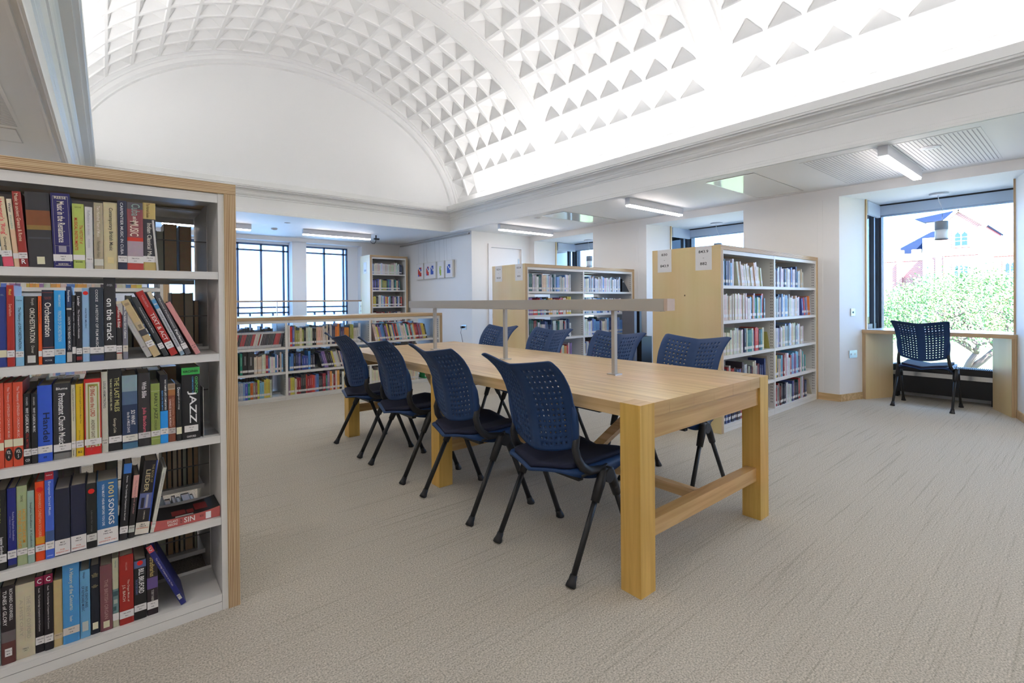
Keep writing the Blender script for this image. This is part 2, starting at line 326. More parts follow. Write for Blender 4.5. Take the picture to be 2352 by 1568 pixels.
# oriel windows
for k, yb in enumerate(BAYS[:3]):
    wn = struct(MB().box(GX - .03, yb - .66, .29, GX + .04, yb - .60, ZL, FRAMEB).box(GX - .06, yb + .60, .29, GX + .05, yb + .69, ZL, FRAMEB).box(GX - .03, yb - .66, .29, GX + .04, yb + .66, .34, FRAMEB)
                .box(GX - .03, yb - .66, 2.27, GX + .04, yb + .66, ZL, FRAMEB).build('window_%d' % (k + 1)))
    MB().box(GX, yb - .6, .33, GX + .012, yb + .6, 2.28, GLASS).build('window_pane', wn)
    for sy in (1, -1):
        sf = MB(); y_ = yb + sy * .66
        sf.box(7.25, y_ - .03, .80, 7.30, y_ + .03, 2.27, FRAMEB); sf.box(6.87, y_ - .02, .80, GX, y_ + .02, .86, FRAMEB).box(6.87, y_ - .02, 2.2, GX, y_ + .02, 2.28, FRAMEB).box(7.40, y_ - .035, .8, GX, y_ + .035, 2.28, FRAMEB)
        sf.build('side_casement', wn); MB().box(6.87, y_ - .005, .86, 7.42, y_ + .005, 2.2, GLASS).build('side_pane', wn)
    for sy in (1, -1): MB().box(6.835, yb + sy * .60, .80, 6.865, yb + sy * .66, 2.33, EY, mx=EY, my=BIRCH, mz=EY).build('plywood_lining', wn)
    MB().box(7.40, yb - .62, 2.20, 7.47, yb + .62, 2.315, BLIND).tube([(7.435, yb - .62, 2.19), (7.435, yb + .62, 2.19)], .012, BLIND).build('roller_blind', wn)
    MB().box(7.395, yb - .63, 2.312, 7.475, yb + .63, 2.33, BLACK).build('blind_slot', wn)
    MB().box(6.9, yb + .60, 2.17, 7.4, yb + .635, 2.32, BLIND).build('side_blind', wn)
    MB().tube([(7.44, yb + .59, 2.2), (7.44, yb + .59, .9)], .002, LAMPW, 6).build('blind_chain', wn)
    MB().box(7.38, yb + .655, 1.38, 7.40, yb + .685, 1.47, BRUSH).build('window_catch', wn)
# cornice swept round the opening
prof = [(-.05, ZC + .0), (-.05, ZC - .012), (-.035, ZC - .014), (-.03, ZC - .002), (-.008, ZC - .004), (.0, ZC - .018), (.012, ZC - .018), (.014, ZC + .002), (.006, ZC + .006), (.006, ZC + .03), (0, ZC + .034), (0, 2.622), (.012, 2.628), (.012, 2.64), (.028, 2.648), (.045, 2.668), (.045, 2.682), (.056, 2.684)]
for i in range(1, 9):
    a = i / 8 * math.pi / 2; prof.append((.056 + .112 * (1 - math.cos(a)), 2.684 + .052 * math.sin(a)))
prof += [(.168, 2.752), (.176, 2.754), (.176, 2.822), (.170, 2.828), (.140, 2.828), (.140, 2.72), (-.30, 2.72)]
co = MB(); vs = []; n = len(prof)
for (sx, sy) in ((0, 0), (1, 0), (1, 1), (0, 1)):
    for dd, z in prof:
        x = OX0 + dd if sx == 0 else OX1 - dd; y = OY0 + dd if sy == 0 else OY1 - dd; vs.append((x, y, z))
fs = []
for k in range(4):
    for i in range(n - 1): fs.append((k * n + i, ((k + 1) % 4) * n + i, ((k + 1) % 4) * n + i + 1, k * n + i + 1))
co.add(vs, fs, CORN); co.box(OX0 + .12, OY1 - .17, 2.765, OX1 - .12, 7.58, 2.815, CORN); struct(co.build('trim_3'))
# coffered barrel vault
VA, VB, VZ = 2.76, 2.09, 2.62
tb = []; s_ = 0; last = None
for i in range(2001):
    t = i / 2000 * math.pi / 2; p = (VA * math.sin(t), VB * math.cos(t))
    if last: s_ += math.hypot(p[0] - last[0], p[1] - last[1])
    tb.append((s_, t)); last = p
def vp(s, y, d=0.):
    import bisect
    a = abs(s); k = min(bisect.bisect_left(tb, (a, 0)), 2000); t = tb[k][1] * (1 if s >= 0 else -1)
    nx, nz = math.sin(t) / VA, math.cos(t) / VB; l = math.hypot(nx, nz)
    return (XC + VA * math.sin(t) + nx / l * d, y, VZ + VB * math.cos(t) + nz / l * d)
SB = [-3.4125 + .325 * i for i in range(22)]; YB = [(5.218, 7.493), (2.61, 4.885), (.0, 2.275), (-2.6, -.325)]
v = MB(); SEND = tb[-1][0] - .005; P = .325
def quad(a, b, c_, d): v.add([a, b, c_, d], [(0, 1, 2, 3)], VAULT)
for ya, yb in YB:
    for j in range(7):
        y0, y1 = ya + j * P, ya + (j + 1) * P
        for i in range(21):
            s0, s1 = SB[i], SB[i + 1]; bd = .019; R = [(s0, y0), (s1, y0), (s1, y1), (s0, y1)]
            I = [(s0 + bd, y0 + bd), (s1 - bd, y0 + bd), (s1 - bd, y1 - bd), (s0 + bd, y1 - bd)]; J = [(s0 + bd + .006, y0 + bd + .006), (s1 - bd - .006, y0 + bd + .006), (s1 - bd - .006, y1 - bd - .006), (s0 + bd + .006, y1 - bd - .006)]
            o_ = [vp(s, y) for s, y in R]; a_ = [vp(s, y) for s, y in I]; b_ = [vp(s, y, .014) for s, y in J]; ap = vp((s0 + s1) / 2, (y0 + y1) / 2, .095)
            v.add(o_ + a_ + b_ + [ap], [(k, (k + 1) % 4, 4 + (k + 1) % 4, 4 + k) for k in range(4)] + [(4 + k, 4 + (k + 1) % 4, 8 + (k + 1) % 4, 8 + k) for k in range(4)] + [(8 + k, 8 + (k + 1) % 4, 12) for k in range(4)], VAULT)
        for sg in (-1, 1):
            for q in range(4):
                a = sg * (3.4125 + (SEND - 3.4125) * q / 4); b = sg * (3.4125 + (SEND - 3.4125) * (q + 1) / 4); quad(vp(a, y0), vp(b, y0), vp(b, y1), vp(a, y1))
bands = [(4.885, 5.218), (2.275, 2.61), (-.325, 0.), (-3.7, -2.6), (7.493, 7.6)]
for ya, yb in bands:
    N = 96; yy = [(ya, 0), (ya, -.022), (ya + .02, -.022), (ya + .02, -.012), (ya + .045, -.012), (ya + .045, -.022), (yb - .045, -.022), (yb - .045, -.012), (yb - .02, -.012), (yb - .02, -.022), (yb, -.022), (yb, 0)]
    if yb - ya < .2: yy = [(ya, 0), (yb, 0)]
    for i in range(N):
        a, b = -SEND + 2 * SEND * i / N, -SEND + 2 * SEND * (i + 1) / N
        for (p, dp), (q, dq) in zip(yy, yy[1:]): v.add([vp(a, p, dp), vp(b, p, dp), vp(b, q, dq), vp(a, q, dq)], [(0, 1, 2, 3)], VAULT, smooth=False)
    
struct(v.build('ceiling_vault'))
# end wall of the vault with its arched moulding
e = MB(); N = 96; pr = [(.0, 7.49), (.035, 7.478), (.055, 7.478), (.06, 7.50), (.10, 7.515), (.14, 7.50), (.155, 7.50), (.165, 7.55)]
for i in range(N):
    a, b = -SEND + 2 * SEND * i / N, -SEND + 2 * SEND * (i + 1) / N
    for (p, yp), (q, yq) in zip(pr, pr[1:]): e.add([vp(a, yp, -p), vp(b, yp, -p), vp(b, yq, -q), vp(a, yq, -q)], [(0, 1, 2, 3)], VAULT)
struct(e.build('trim_4'))
ty = MB()
for yy_, nm in ((7.548, 'wall_vault_far'), (-3.35, 'wall_vault_near')):
    ty = MB(); ring = [vp(-SEND + 2 * SEND * i / N, yy_) for i in range(N + 1)]; ty.add(ring + [(ring[-1][0], yy_, 2.53), (ring[0][0], yy_, 2.53)], [tuple(range(N + 3))], VAULT); struct(ty.build(nm))
# fixtures set in the flat ceiling
def strip_light(x0, y, x1, label, seen=True):
    t = thing('linear_ceiling_light', label, 'ceiling light', ((x0 + x1) / 2, y, ZC), 0, 'linear ceiling lights')
    MB().box(x0, y - .035, 2.345, x1, y + .035, ZC - .001, LAMPW).build('lamp_housing', t); MB().box(x0 + .01, y - .03, 2.328, x1 - .01, y + .03, 2.346, GLOW).build('lamp_diffuser', t)
    return t
strip_light(4.92, 1.14, 6.12, 'white strip light with glowing underside, nearest the big window on the right')
strip_light(4.92, 3.70, 6.12, 'white strip light with glowing underside, above the gap beside the bookcase signed 843.9')
strip_light(4.92, 6.25, 6.12, 'white strip light with glowing underside, in front of the white door')
strip_light(2.56, 8.67, 3.77, 'white strip light with glowing underside, above the tall far windows, beside the black camera')
strip_light(.60, 8.67, 1.77, 'white strip light cut off by the near bookcase, left of the far windows')
for x0, y in ((-1.86, 6.25), (-1.86, 3.7), (-1.86, 1.14), (-1.86, -1.4), (4.92, -1.4), (-.3, -3.9), (1.6, -3.9), (3.5, -3.9)): strip_light(x0, y, x0 + 1.1, 'strip light added as room fill, on the ceiling beside the vault, outside the view', False)  # unseen strip lights added to brighten the room
def disc(name, x, y, z, r, hgt, label, cat, m=LAMPW):
    t = thing(name, label, cat, (x, y, z)); MB().tube([(x, y, z), (x, y, z - hgt * .5), (x, y, z - hgt)], [r, r, r * .75], m, 28).build('casing', t); MB().cyl((x, y, z - hgt - .003), r * .45, .004, m, 20).build('centre_disc', t)
disc('ceiling_speaker', 5.285, .90, ZC, .07, .012, 'round white ceiling speaker set in the slotted panel near the right strip light', 'speaker')
disc('smoke_detector', 2.17, 8.9, ZC, .05, .03, 'small white smoke detector between the two far strip lights, nearer the windows', 'smoke detector')
disc('smoke_detector', 2.18, 8.15, ZC, .045, .012, 'small flat white detector on the far ceiling, just beyond the vault cornice', 'smoke detector')
disc('ceiling_sensor', 5.03, 5.45, ZC, .045, .014, 'small round white sensor on the ceiling before the strip light by the door', 'sensor')
ct = thing('security_camera', 'small black camera with a curled cable hanging from the far ceiling', 'camera', (3.86, 8.72, ZC))
MB().box(3.86, 8.69, 2.345, 3.96, 8.73, 2.375, BLKP).cyl((3.90, 8.71, 2.37), .012, .06, BLKP).build('camera_body', ct)
MB().tube([(3.78, 8.7, 2.36), (3.79, 8.7, 2.30), (3.82, 8.7, 2.27), (3.86, 8.7, 2.27), (3.89, 8.7, 2.31), (3.90, 8.71, 2.36)], .006, BLKP, 8).build('cable', ct)
def panel(name, x0, y0, x1, y1, m, label, cat):
    o = MB().box(x0, y0, ZC - .005, x1, y1, ZC - .0006, m).build(name); tag(o, label, cat)
    g = MB(); t = .006
    for a in ((x0 - t, y0 - t, x1 + t, y0), (x0 - t, y1, x1 + t, y1 + t), (x0 - t, y0, x0, y1), (x1, y0, x1 + t, y1)): g.box(a[0], a[1], ZC - .006, a[2], a[3], ZC - .0006, BRUSH)
    g.build('panel_edge', o); return o
panel('access_hatch', 4.96, 2.20, 6.22, 2.69, GREENW, 'glossy flush ceiling hatch reflecting green, beside the slotted panel', 'hatch')
panel('access_hatch', 4.96, 4.82, 6.12, 5.26, GREENW, 'glossy flush ceiling hatch reflecting green, between the two further strip lights', 'hatch')
panel('access_hatch', -1.4, 4.93, -.50, 5.30, PLASTER, 'cream flush ceiling hatch at the left edge above the near bookcase', 'hatch')
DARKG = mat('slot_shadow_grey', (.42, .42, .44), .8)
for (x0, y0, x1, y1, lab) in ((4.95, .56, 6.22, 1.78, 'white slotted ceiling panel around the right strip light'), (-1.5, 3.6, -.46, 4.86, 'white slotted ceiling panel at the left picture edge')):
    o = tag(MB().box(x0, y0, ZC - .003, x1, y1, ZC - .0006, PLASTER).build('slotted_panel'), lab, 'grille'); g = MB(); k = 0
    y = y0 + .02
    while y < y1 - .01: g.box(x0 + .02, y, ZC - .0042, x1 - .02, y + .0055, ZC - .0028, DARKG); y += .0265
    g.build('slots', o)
# picture rail with the four framed prints
r = thing('picture_rail', 'thin pale metal picture rail high on the wall with the prints', 'rail', (4.99, 8.4, 2.39)); MB().box(4.968, 7.20, 2.375, 5.0, 9.86, 2.405, ALU).build('rail', r)
for y in (9.05, 8.82, 8.70, 8.38, 8.22, 8.04, 7.95, 7.78): MB().tube([(4.975, y, 2.38), (4.985, y, 1.95)], .0012, BRUSH, 6).build('hanging_wire', r)
for (ya, yb, lab, pr_) in ((8.81, 9.09, 'leftmost small print, red shapes above grey', ((.25, .75, .25, .8, PRINTR),)), (8.32, 8.77, 'wider print with one red and one blue picture side by side', ((.2, .42, .25, .78, PRINTR), (.58, .82, .22, .74, PRINTB))),
                           (8.01, 8.26, 'print with a green plant shape beside a blank sheet', ((.35, .6, .3, .85, PRINTG),)), (7.71, 7.96, 'rightmost small print, pale blue figure on white', ((.25, .7, .25, .75, PRINTB),))):
    t = thing('framed_print', lab + ', on the white wall', 'picture', (4.98, (ya + yb) / 2, 1.63)); y2, y1_ = ya, yb
    MB().box(4.955, ya, 1.625, 4.995, yb, 1.955, CANVAS).build('frame', t); MB().box(4.952, ya + .012, 1.637, 4.956, yb - .012, 1.943, PAPERW).build('mount', t)
    for a, b, c0, c1, m in pr_:
        g = MB()
        ww = (yb - ya); y_l = yb - a * ww; y_r = yb - b * ww; zz0 = 1.625 + .33 * (1 - c1); zz1 = 1.625 + .33 * (1 - c0)
        for q in range(5):
            for p_ in range(3):
                g.box(4.9505, y_r + (y_l - y_r) * p_ / 3, zz0 + (zz1 - zz0) * q / 5, 4.9522, y_r + (y_l - y_r) * (p_ + 1) / 3, zz0 + (zz1 - zz0) * (q + 1) / 5, (m, m, CANVAS, m, PRINTB if m != PRINTG else m)[(q * 2 + p_ * 3 + len(lab)) % 5])
        g.build('printed_picture', t)
# sockets and switch
def plate(x, y, z, nrm, w_, h_, label, cat, name, n=2):
    t = thing(name, label, cat, (x, y, z)); n_ = Vector(nrm).normalized(); s = n_.cross(Vector((0, 0, 1))).normalized(); P_ = Vector((x, y, z))
    MB().bar(P_ - s * w_ / 2 + n_ * .003, P_ + s * w_ / 2 + n_ * .003, .006, h_, BRUSH, (0, 0, 1)).build('face_plate', t)
    for k in range(n):
        c_ = P_ + s * ((k - (n - 1) / 2) * w_ * .5) + n_ * .007
        MB().bar(c_ - s * .009, c_ + s * .009, .003, .022, LAMPW if n > 1 else BLKP, (0, 0, 1)).build('rocker' if n == 1 else 'outlet', t)
    return t
plate(6.61, 1.818, 1.012, (-.28, -1, 0), .075, .085, 'small metal switch plate on the white reveal, above the double socket', 'switch', 'light_switch', 1)
plate(6.61, 1.818, .53, (-.28, -1, 0), .14, .086, 'brushed metal double socket on the white reveal left of the window desk', 'socket', 'wall_socket', 2)
t = plate(5.0, 7.40, .70, (-1, 0, 0), .14, .086, 'metal wall socket with a black plug, below the framed prints', 'socket', 'wall_socket', 2)
pg = thing('power_plug', 'black plug with a dangling lead in the wall socket below the prints', 'plug', (4.97, 7.43, .70)); MB().box(4.95, 7.41, .68, 4.986, 7.455, .72, BLKP).build('plug_body', pg); MB().tube([(4.955, 7.43, .69), (4.94, 7.43, .6), (4.97, 7.42, .45), (4.96, 7.4, .2)], .004, BLKP, 6).build('lead', pg)
# pendant lamps in the bays
for k, yb in enumerate(BAYS[:3]):
    lab = ('pendant lamp with a grey band and white shade hanging in the big right window', 'pendant lamp hanging in the window behind the bookcase signed 843.9', 'pendant lamp hanging in the furthest window, by the white door')[k]
    t = thing('pendant_lamp', lab, 'lamp', (7.12, yb, ZL), 0, 'pendant lamps in the window bays'); x = 7.12
    MB().tube([(x, yb, ZL), (x, yb, ZL - .022)], .085, LAMPW, 32).build('ceiling_rose', t)
    MB().tube([(x, yb + .01, ZL - .02), (x, yb - .0, 2.24), (x, yb - .03, 2.16), (x, yb - .028, 2.05), (x, yb - .02, 2.0)], .0035, LAMPW, 8).build('cord', t)
    MB().tube([(x, yb - .02, 2.02), (x, yb - .02, 2.012), (x, yb - .02, 1.925)], [.052, .058, .058], mat('pendant_grey_band', (.25, .27, .30), .5), 32).build('lamp_holder', t)
    sh = MB().tube([(x, yb - .02, 1.925), (x, yb - .02, 1.815)], .056, mat('opal_glass', (.8, .82, .84), .3), 32).build('lamp_shade', t); MB().tube([(x, yb - .02, 1.826), (x, yb - .02, 1.815)], .059, MATS['pendant_grey_band'], 32).build('shade_rim', sh)

struct(MB().box(X0 - .3, Y0 - .3, -3.4, 7.6, 10.5, -.13, PLASTER).build('wall_added_storey')); struct(MB().box(X0 - .3, Y0 - .3, 4.95, 7.8, 10.6, 5.1, SLATE).build('ceiling_added_roof'))  # unseen storey block and roof slab added to cut sunlight and ground bounce
# ------------------------------------------------------------------ the reading table
TX0, TX1, TY0, TY1, TZ = 1.598, 2.752, 1.148, 4.262, .762
tb_ = thing('reading_table', 'long solid oak reading table with chunky square legs and a light bar along its centre', 'table', (XC - .055, 2.70, 0))
LW = .097
for yl in (TY0, 2.66, TY1 - LW):
    for xl in (TX0, TX1 - LW):
        top = TZ + .0005 if yl != 2.66 else TZ - .056
        MB().box(xl, yl, 0, xl + LW, yl + LW, top, OAKZ, mz=OAKX).build('leg', tb_)
tt = MB(); xs = [TX0, TX0 + .21, TX0 + .40, TX0 + .577, TX0 + .75, TX0 + .94, TX1]
xs = [TX0 + LW + .001, TX0 + .21, TX0 + .40, TX0 + .577, TX0 + .76, TX0 + .95, TX1 - LW - .001]
for a, b in zip(xs, xs[1:]): tt.box(a, TY0 + .001, TZ - .055, b - .0012, TY1 - .001, TZ, OAKY, my=OAKX)
for a, b in ((TX0, xs[0] - .0012), (xs[-1], TX1)): tt.box(a, TY0 + LW + .001, TZ - .055, b, TY1 - LW - .001, TZ, OAKY)
tt.build('tabletop', tb_)
for yl in (TY0, 2.66, TY1 - LW): MB().box(TX0 + LW, yl + .012, TZ - .148, TX1 - LW, yl + LW - .03, TZ - .056, OAKX).build('apron', tb_)
for yl in (TY0, 2.66, TY1 - LW): MB().box(TX0 + LW, yl + .022, .205, TX1 - LW, yl + .075, .275, OAKX).build('stretcher', tb_)
MB().box(2.155, TY0 + .07, .215, 2.195, TY1 - .07, .262, OAKY).build('long_stretcher', tb_)
for s, y0 in ((1, 1.47), (-1, 3.94)): MB().bar((2.175, y0, TZ - .06), (2.175, y0 + s * .46, .262), .045, .06, OAKY, (1, 0, 0)).build('brace', tb_)
lb = thing('table_light_bar', 'long pale metal light bar on three slim posts standing on the oak table', 'lamp', (2.174, 2.70, TZ))
bar = MB().box(2.138, 1.392, 1.121, 2.21, 4.075, 1.183, ALU).build('light_bar', lb); MB().box(2.14, 1.372, 1.122, 2.208, 1.3925, 1.182, mat('pinkish_end_cap', (.55, .42, .34), .5)).build('end_cap', bar); MB().box(2.15, 1.42, 1.118, 2.198, 4.05, 1.122, LAMPW).build('diffuser_strip', bar)
for y in (1.73, 2.70, 3.67):
    MB().box(2.162, y - .011, TZ, 2.186, y + .011, 1.121, ALU).build('post', lb); MB().box(2.144, y - .03, TZ, 2.204, y + .03, TZ + .006, BRUSH).build('post_foot', lb)

# ------------------------------------------------------------------ perforated chair
def interp(t, pts):
    for (a, x), (b, y) in zip(pts, pts[1:]):
        if t <= b: return x + (y - x) * (t - a) / (b - a)
    return pts[-1][1]
def backpt(u, v):
    au = abs(u); zt = .905 + .032 * au ** 1.2; zb = .505 + .045 * au * au
    zt -= .011 * max(0, (au - .86) / .14) ** 2; z = zb + (zt - zb) * v; hw = .205 + .030 * v + (.006 * max(0, v - .8) / .2)
    x = interp(v, [(0, -.168), (.15, -.176), (.3, -.184), (.45, -.196), (.6, -.214), (.72, -.234), (.84, -.262), (.93, -.291), (1, -.322)])
    x += .048 * au ** 1.25 - .022 * au ** 4 * max(0, (v - .6) / .4) ** 2 - .004
    return (x, u * hw, z)
def make_backrest():
    mb = MB()
    us = [0, .13] + [.13 + (.83 - .13) * i / 6 for i in range(1, 7)] + [.93, 1.0]; vs = [0, .05] + [.05 + .89 * i / 14 for i in range(1, 15)] + [.975, 1.0]
    for sgn in (-1, 1):
        for i in range(len(us) - 1):
            for j in range(len(vs) - 1):
                a, b, c_, d_ = us[i], us[i + 1], vs[j], vs[j + 1]; m1, m2 = (a + b) / 2, (c_ + d_) / 2
                ring = [(a, c_), (m1, c_), (b, c_), (b, m2), (b, d_), (m1, d_), (a, d_), (a, m2)]
                hole = 1 <= i <= 6 and 1 <= j <= 14
                if hole:
                    ru, rv = .0046 / .22, .0043 / .40; inner = []
                    for k in range(8):
                        t = math.radians(225 + 45 * k); inner.append((m1 + ru * math.cos(t), m2 + rv * math.sin(t)))
                    pts = [backpt(sgn * p, q) for p, q in ring + inner]; fs = [(k, (k + 1) % 8, 8 + (k + 1) % 8, 8 + k) for k in range(8)]
                else: pts = [backpt(sgn * p, q) for p, q in ring + [(m1, m2)]]; fs = [(k, (k + 1) % 8, 8) for k in range(8)]
                if sgn > 0: fs = [tuple(reversed(f)) for f in fs]
                mb.add(pts, fs, NAVY, smooth=True)
    o = mb.build('backrest'); return o
def weld(o, d=.0002):
    import bmesh
    bm = bmesh.new(); bm.from_mesh(o.data); bmesh.ops.remove_doubles(bm, verts=bm.verts, dist=d); bmesh.ops.recalc_face_normals(bm, faces=bm.faces); bm.to_mesh(o.data); bm.free()
def make_chair(dark=False):
    t = thing('perforated_chair', '', 'chair')
    b = make_backrest(); weld(b); b.parent = t; sd = b.modifiers.new('thickness', 'SOLIDIFY'); sd.thickness = .006; sd.offset = 0
    # edge rim stiffening the outer sides of the back
    for s in (-1, 1):
        m = MB(); pts = [backpt(s * .985, v) for v in (.0, .12, .25, .38, .5)]; m.tube([(p[0] + .004, p[1] - s * .004, p[2]) for p in pts], [.013, .015, .016, .014, .005], NAVY, 10, flat=1.2, up=(1, 0, 0)); m.build('back_socket', t)
        y = s * .205
        MB().tube([(backpt(s * .97, .12)[0] + .012, s * .203, .60), (-.135, s * .206, .545), (-.125, s * .21, .50), (-.10, s * .214, .462), (-.06, s * .218, .437), (.0, s * .221, .432), (.05, s * .222, .434)], [.012, .014, .015, .015, .015, .014, .012], BLKP, 12, flat=1.35, up=(1, 0, 0)).build('support_arm', t)
    # seat pan: shallow V section, deep skirts at both sides
    def seatz(x, u): return .452 + .012 * ((x + .02) / .25) ** 2 * (1 if x > 0 else .6) - .026 * (1 - abs(u)) ** 1.3 + (-.02 * max(0, (x - .2) / .06) ** 2)
    def seat_grid(name, x0, x1, hw0, hw1, dz, th, m, nu=16, nx=14, rnd=.03):
        mb = MB(); P = []
        for i in range(nx + 1):
            x = x0 + (x1 - x0) * i / nx; hw = hw0 + (hw1 - hw0) * i / nx
            k = min(i, nx - i) / nx
            if k < .12: hw -= rnd * (1 - k / .12) ** 2
            row = []
            for j in range(nu + 1): u = -1 + 2 * j / nu; row.append((x - (.035 * (1 - abs(u)) if i == 0 else 0), u * hw, seatz(x, u) + dz))
            P.append(row)
        vs_ = [p for r_ in P for p in r_] + [(p[0], p[1], p[2] - th(i / nx, abs(-1 + 2 * j / nu))) for i, r_ in enumerate(P) for j, p in enumerate(r_)]
        W_ = nu + 1; off = (nx + 1) * W_; fs = []
        for i in range(nx):
            for j in range(nu):
                a = i * W_ + j; fs.append((a, a + W_, a + W_ + 1, a + 1)); fs.append((off + a, off + a + 1, off + a + W_ + 1, off + a + W_))
        for i in range(nx):
            for j in (0, nu): a = i * W_ + j; q = (a, off + a, off + a + W_, a + W_); fs.append(q if j == 0 else q[::-1])
        for j in range(nu):
            for i in (0, nx): a = i * W_ + j; q = (a, a + 1, off + a + 1, off + a); fs.append(q if i == 0 else q[::-1])
        mb.add(vs_, fs, m, smooth=True); o = mb.build(name, t); weld(o, .00001); return o
    seat_grid('seat_shell', -.185, .255, .205, .222, 0, lambda a, u: .012 + .05 * (u ** 6) * math.sin(math.pi * min(1, max(0, a))) , NAVY)
    p = seat_grid('seat_pad', -.17, .24, .185, .202, .018, lambda a, u: .018, NPAD)
    m = MB()
    for s in (-1, 1): m.tube([(-.10, s * .2, .418), (.2, s * .2, .43)], .011, BLACK, 10)
    m.tube([(.03, -.225, .408), (.03, .225, .408)], .013, BLACK, 12); m.box(-.11, -.2, .398, -.08, .2, .42, BLACK); m.box(.16, -.2, .404, .19, .2, .43, BLACK)
    m.build('seat_frame', t)
    for s in (-1, 1):
        y = s * .238
        MB().tube([(.03, y - s * .02, .405), (.03, y + s * .022, .405)], .03, BLKP, 20).build('pivot_joint', t)
        for d in (-1, 1):
            L = MB(); a = Vector((.03 + d * .022, y, .42)); f = Vector((.0 + d * .212, s * .245, 0))
            if d > 0: f = Vector((.225, s * .245, 0))
            k = a + (f - a) * .2; L.tube([k, f + (a - f) * .03], .0145, BLACK, 12, flat=.8, up=(0, 1, 0)); lg = L.build('leg', t)
            MB().tube([a + Vector((-d * .02, 0, .012)), a, a + (f - a) * .12, a + (f - a) * .27], [.012, .021, .022, .019], BLKP, 12).build('leg_sleeve', lg)
            MB().tube([f + (a - f) * .10, f + (a - f) * .055, f + (a - f) * .03, f], [.0155, .017, .021, .0225], BLKP, 14).build('foot_cap', lg)
    return t
ch = make_chair()
LEFTC = [(1.633, 'navy perforated chair, nearest on the left side of the oak table'), (2.357, 'navy perforated chair, second nearest on the left side of the oak table'), (3.118, 'navy perforated chair, third from the near end, left side of the table'), (3.812, 'navy perforated chair at the far end of the left side of the table')]
RIGHTC = [(1.752, 'blue perforated chair, nearest on the right side, before the signed birch end panel'), (2.395, 'blue perforated chair, second nearest on the right side of the oak table'), (3.14, 'blue perforated chair, third along the right side of the oak table'), (3.87, 'blue perforated chair, furthest along the right side of the oak table')]
first = True
for y, lab in LEFTC:
    if first: ch.location = (1.662, y, 0); ch['label'] = lab; first = False; o = ch
    else: o = dup(ch, (1.658, y, 0), 0, lab)
    o['group'] = 'chairs around the oak table'
for y, lab in RIGHTC: o = dup(ch, (2.785, y, 0), math.pi, lab); o['group'] = 'chairs around the oak table'
o = dup(ch, (6.775, 1.193, 0), -.02, 'dark perforated chair standing alone at the window desk'); 
if 'group' in o: del o['group']

# ------------------------------------------------------------------ window desk and heater
for k, yb in enumerate(BAYS[:3]):
    dk = thing('window_desk', ('plywood desk built into the big right window bay, black heater behind it', 'plywood desk in the window bay behind the bookcase signed 843.9', 'plywood desk in the furthest window bay beside the white door')[k], 'desk', (6.77, yb, 0), 0, 'plywood window desks')
    MB().prism([(6.772, yb - .632), (7.33, yb - .56), (7.33, yb + .56), (6.772, yb + .632)], .766, .806, EZ).build('desk_edge_board', dk)
    MB().prism([(6.774, yb - .630), (7.33, yb - .56), (7.33, yb + .56), (6.774, yb + .630)], .806, .8075, mat('white_laminate', (.78, .79, .80), .25)).build('desk_surface', dk)
    for s in (-1, 1):
        p = Vector((6.772, yb + s * .612, 0)); q = Vector((7.16, yb + s * .44, 0)); n_ = Vector((-(q - p).y, (q - p).x, 0)).normalized() * .02
        v = [p - n_, p + n_, q + n_, q - n_]; ar = sum(v[i].x * v[(i + 1) % 4].y - v[(i + 1) % 4].x * v[i].y for i in range(4))
        if ar < 0: v = v[::-1]
        g = MB(); g.prism([(a.x, a.y) for a in v], 0, .766, BIRCH); o = g.build('side_panel', dk)
        MB().prism([(a.x, a.y) for a in ((p - n_ * 1.0, p + n_, p + n_ + Vector((-.002, 0, 0)), p - n_ + Vector((-.002, 0, 0))))][::1 if s else -1], 0, .766, EY).build('plywood_edge', o)
    ht = thing('radiator', ('black trench radiator with a steel band, under the big right window', 'black radiator under the window behind the bookcase signed 843.9', 'black radiator under the furthest window bay')[k], 'radiator', (7.3, yb, 0), 0, 'black window radiators')
    MB().box(7.245, yb - .47, .065, 7.40, yb + .47, .385, CHAR).build('casing', ht)
    MB().box(7.238, yb - .475, .262, 7.246, yb + .475, .312, CHROME).build('steel_band', ht)
    g = MB(); y = yb - .45
    while y < yb + .44: g.box(7.26, y, .385, 7.385, y + .006, .392, CHAR); y += .016
    g.build('top_grille', ht)
    for s in (-1, 1): MB().box(7.26, yb + s * .43 - .03, 0, 7.36, yb + s * .43 + .03, .065, CHAR).build('foot', ht)

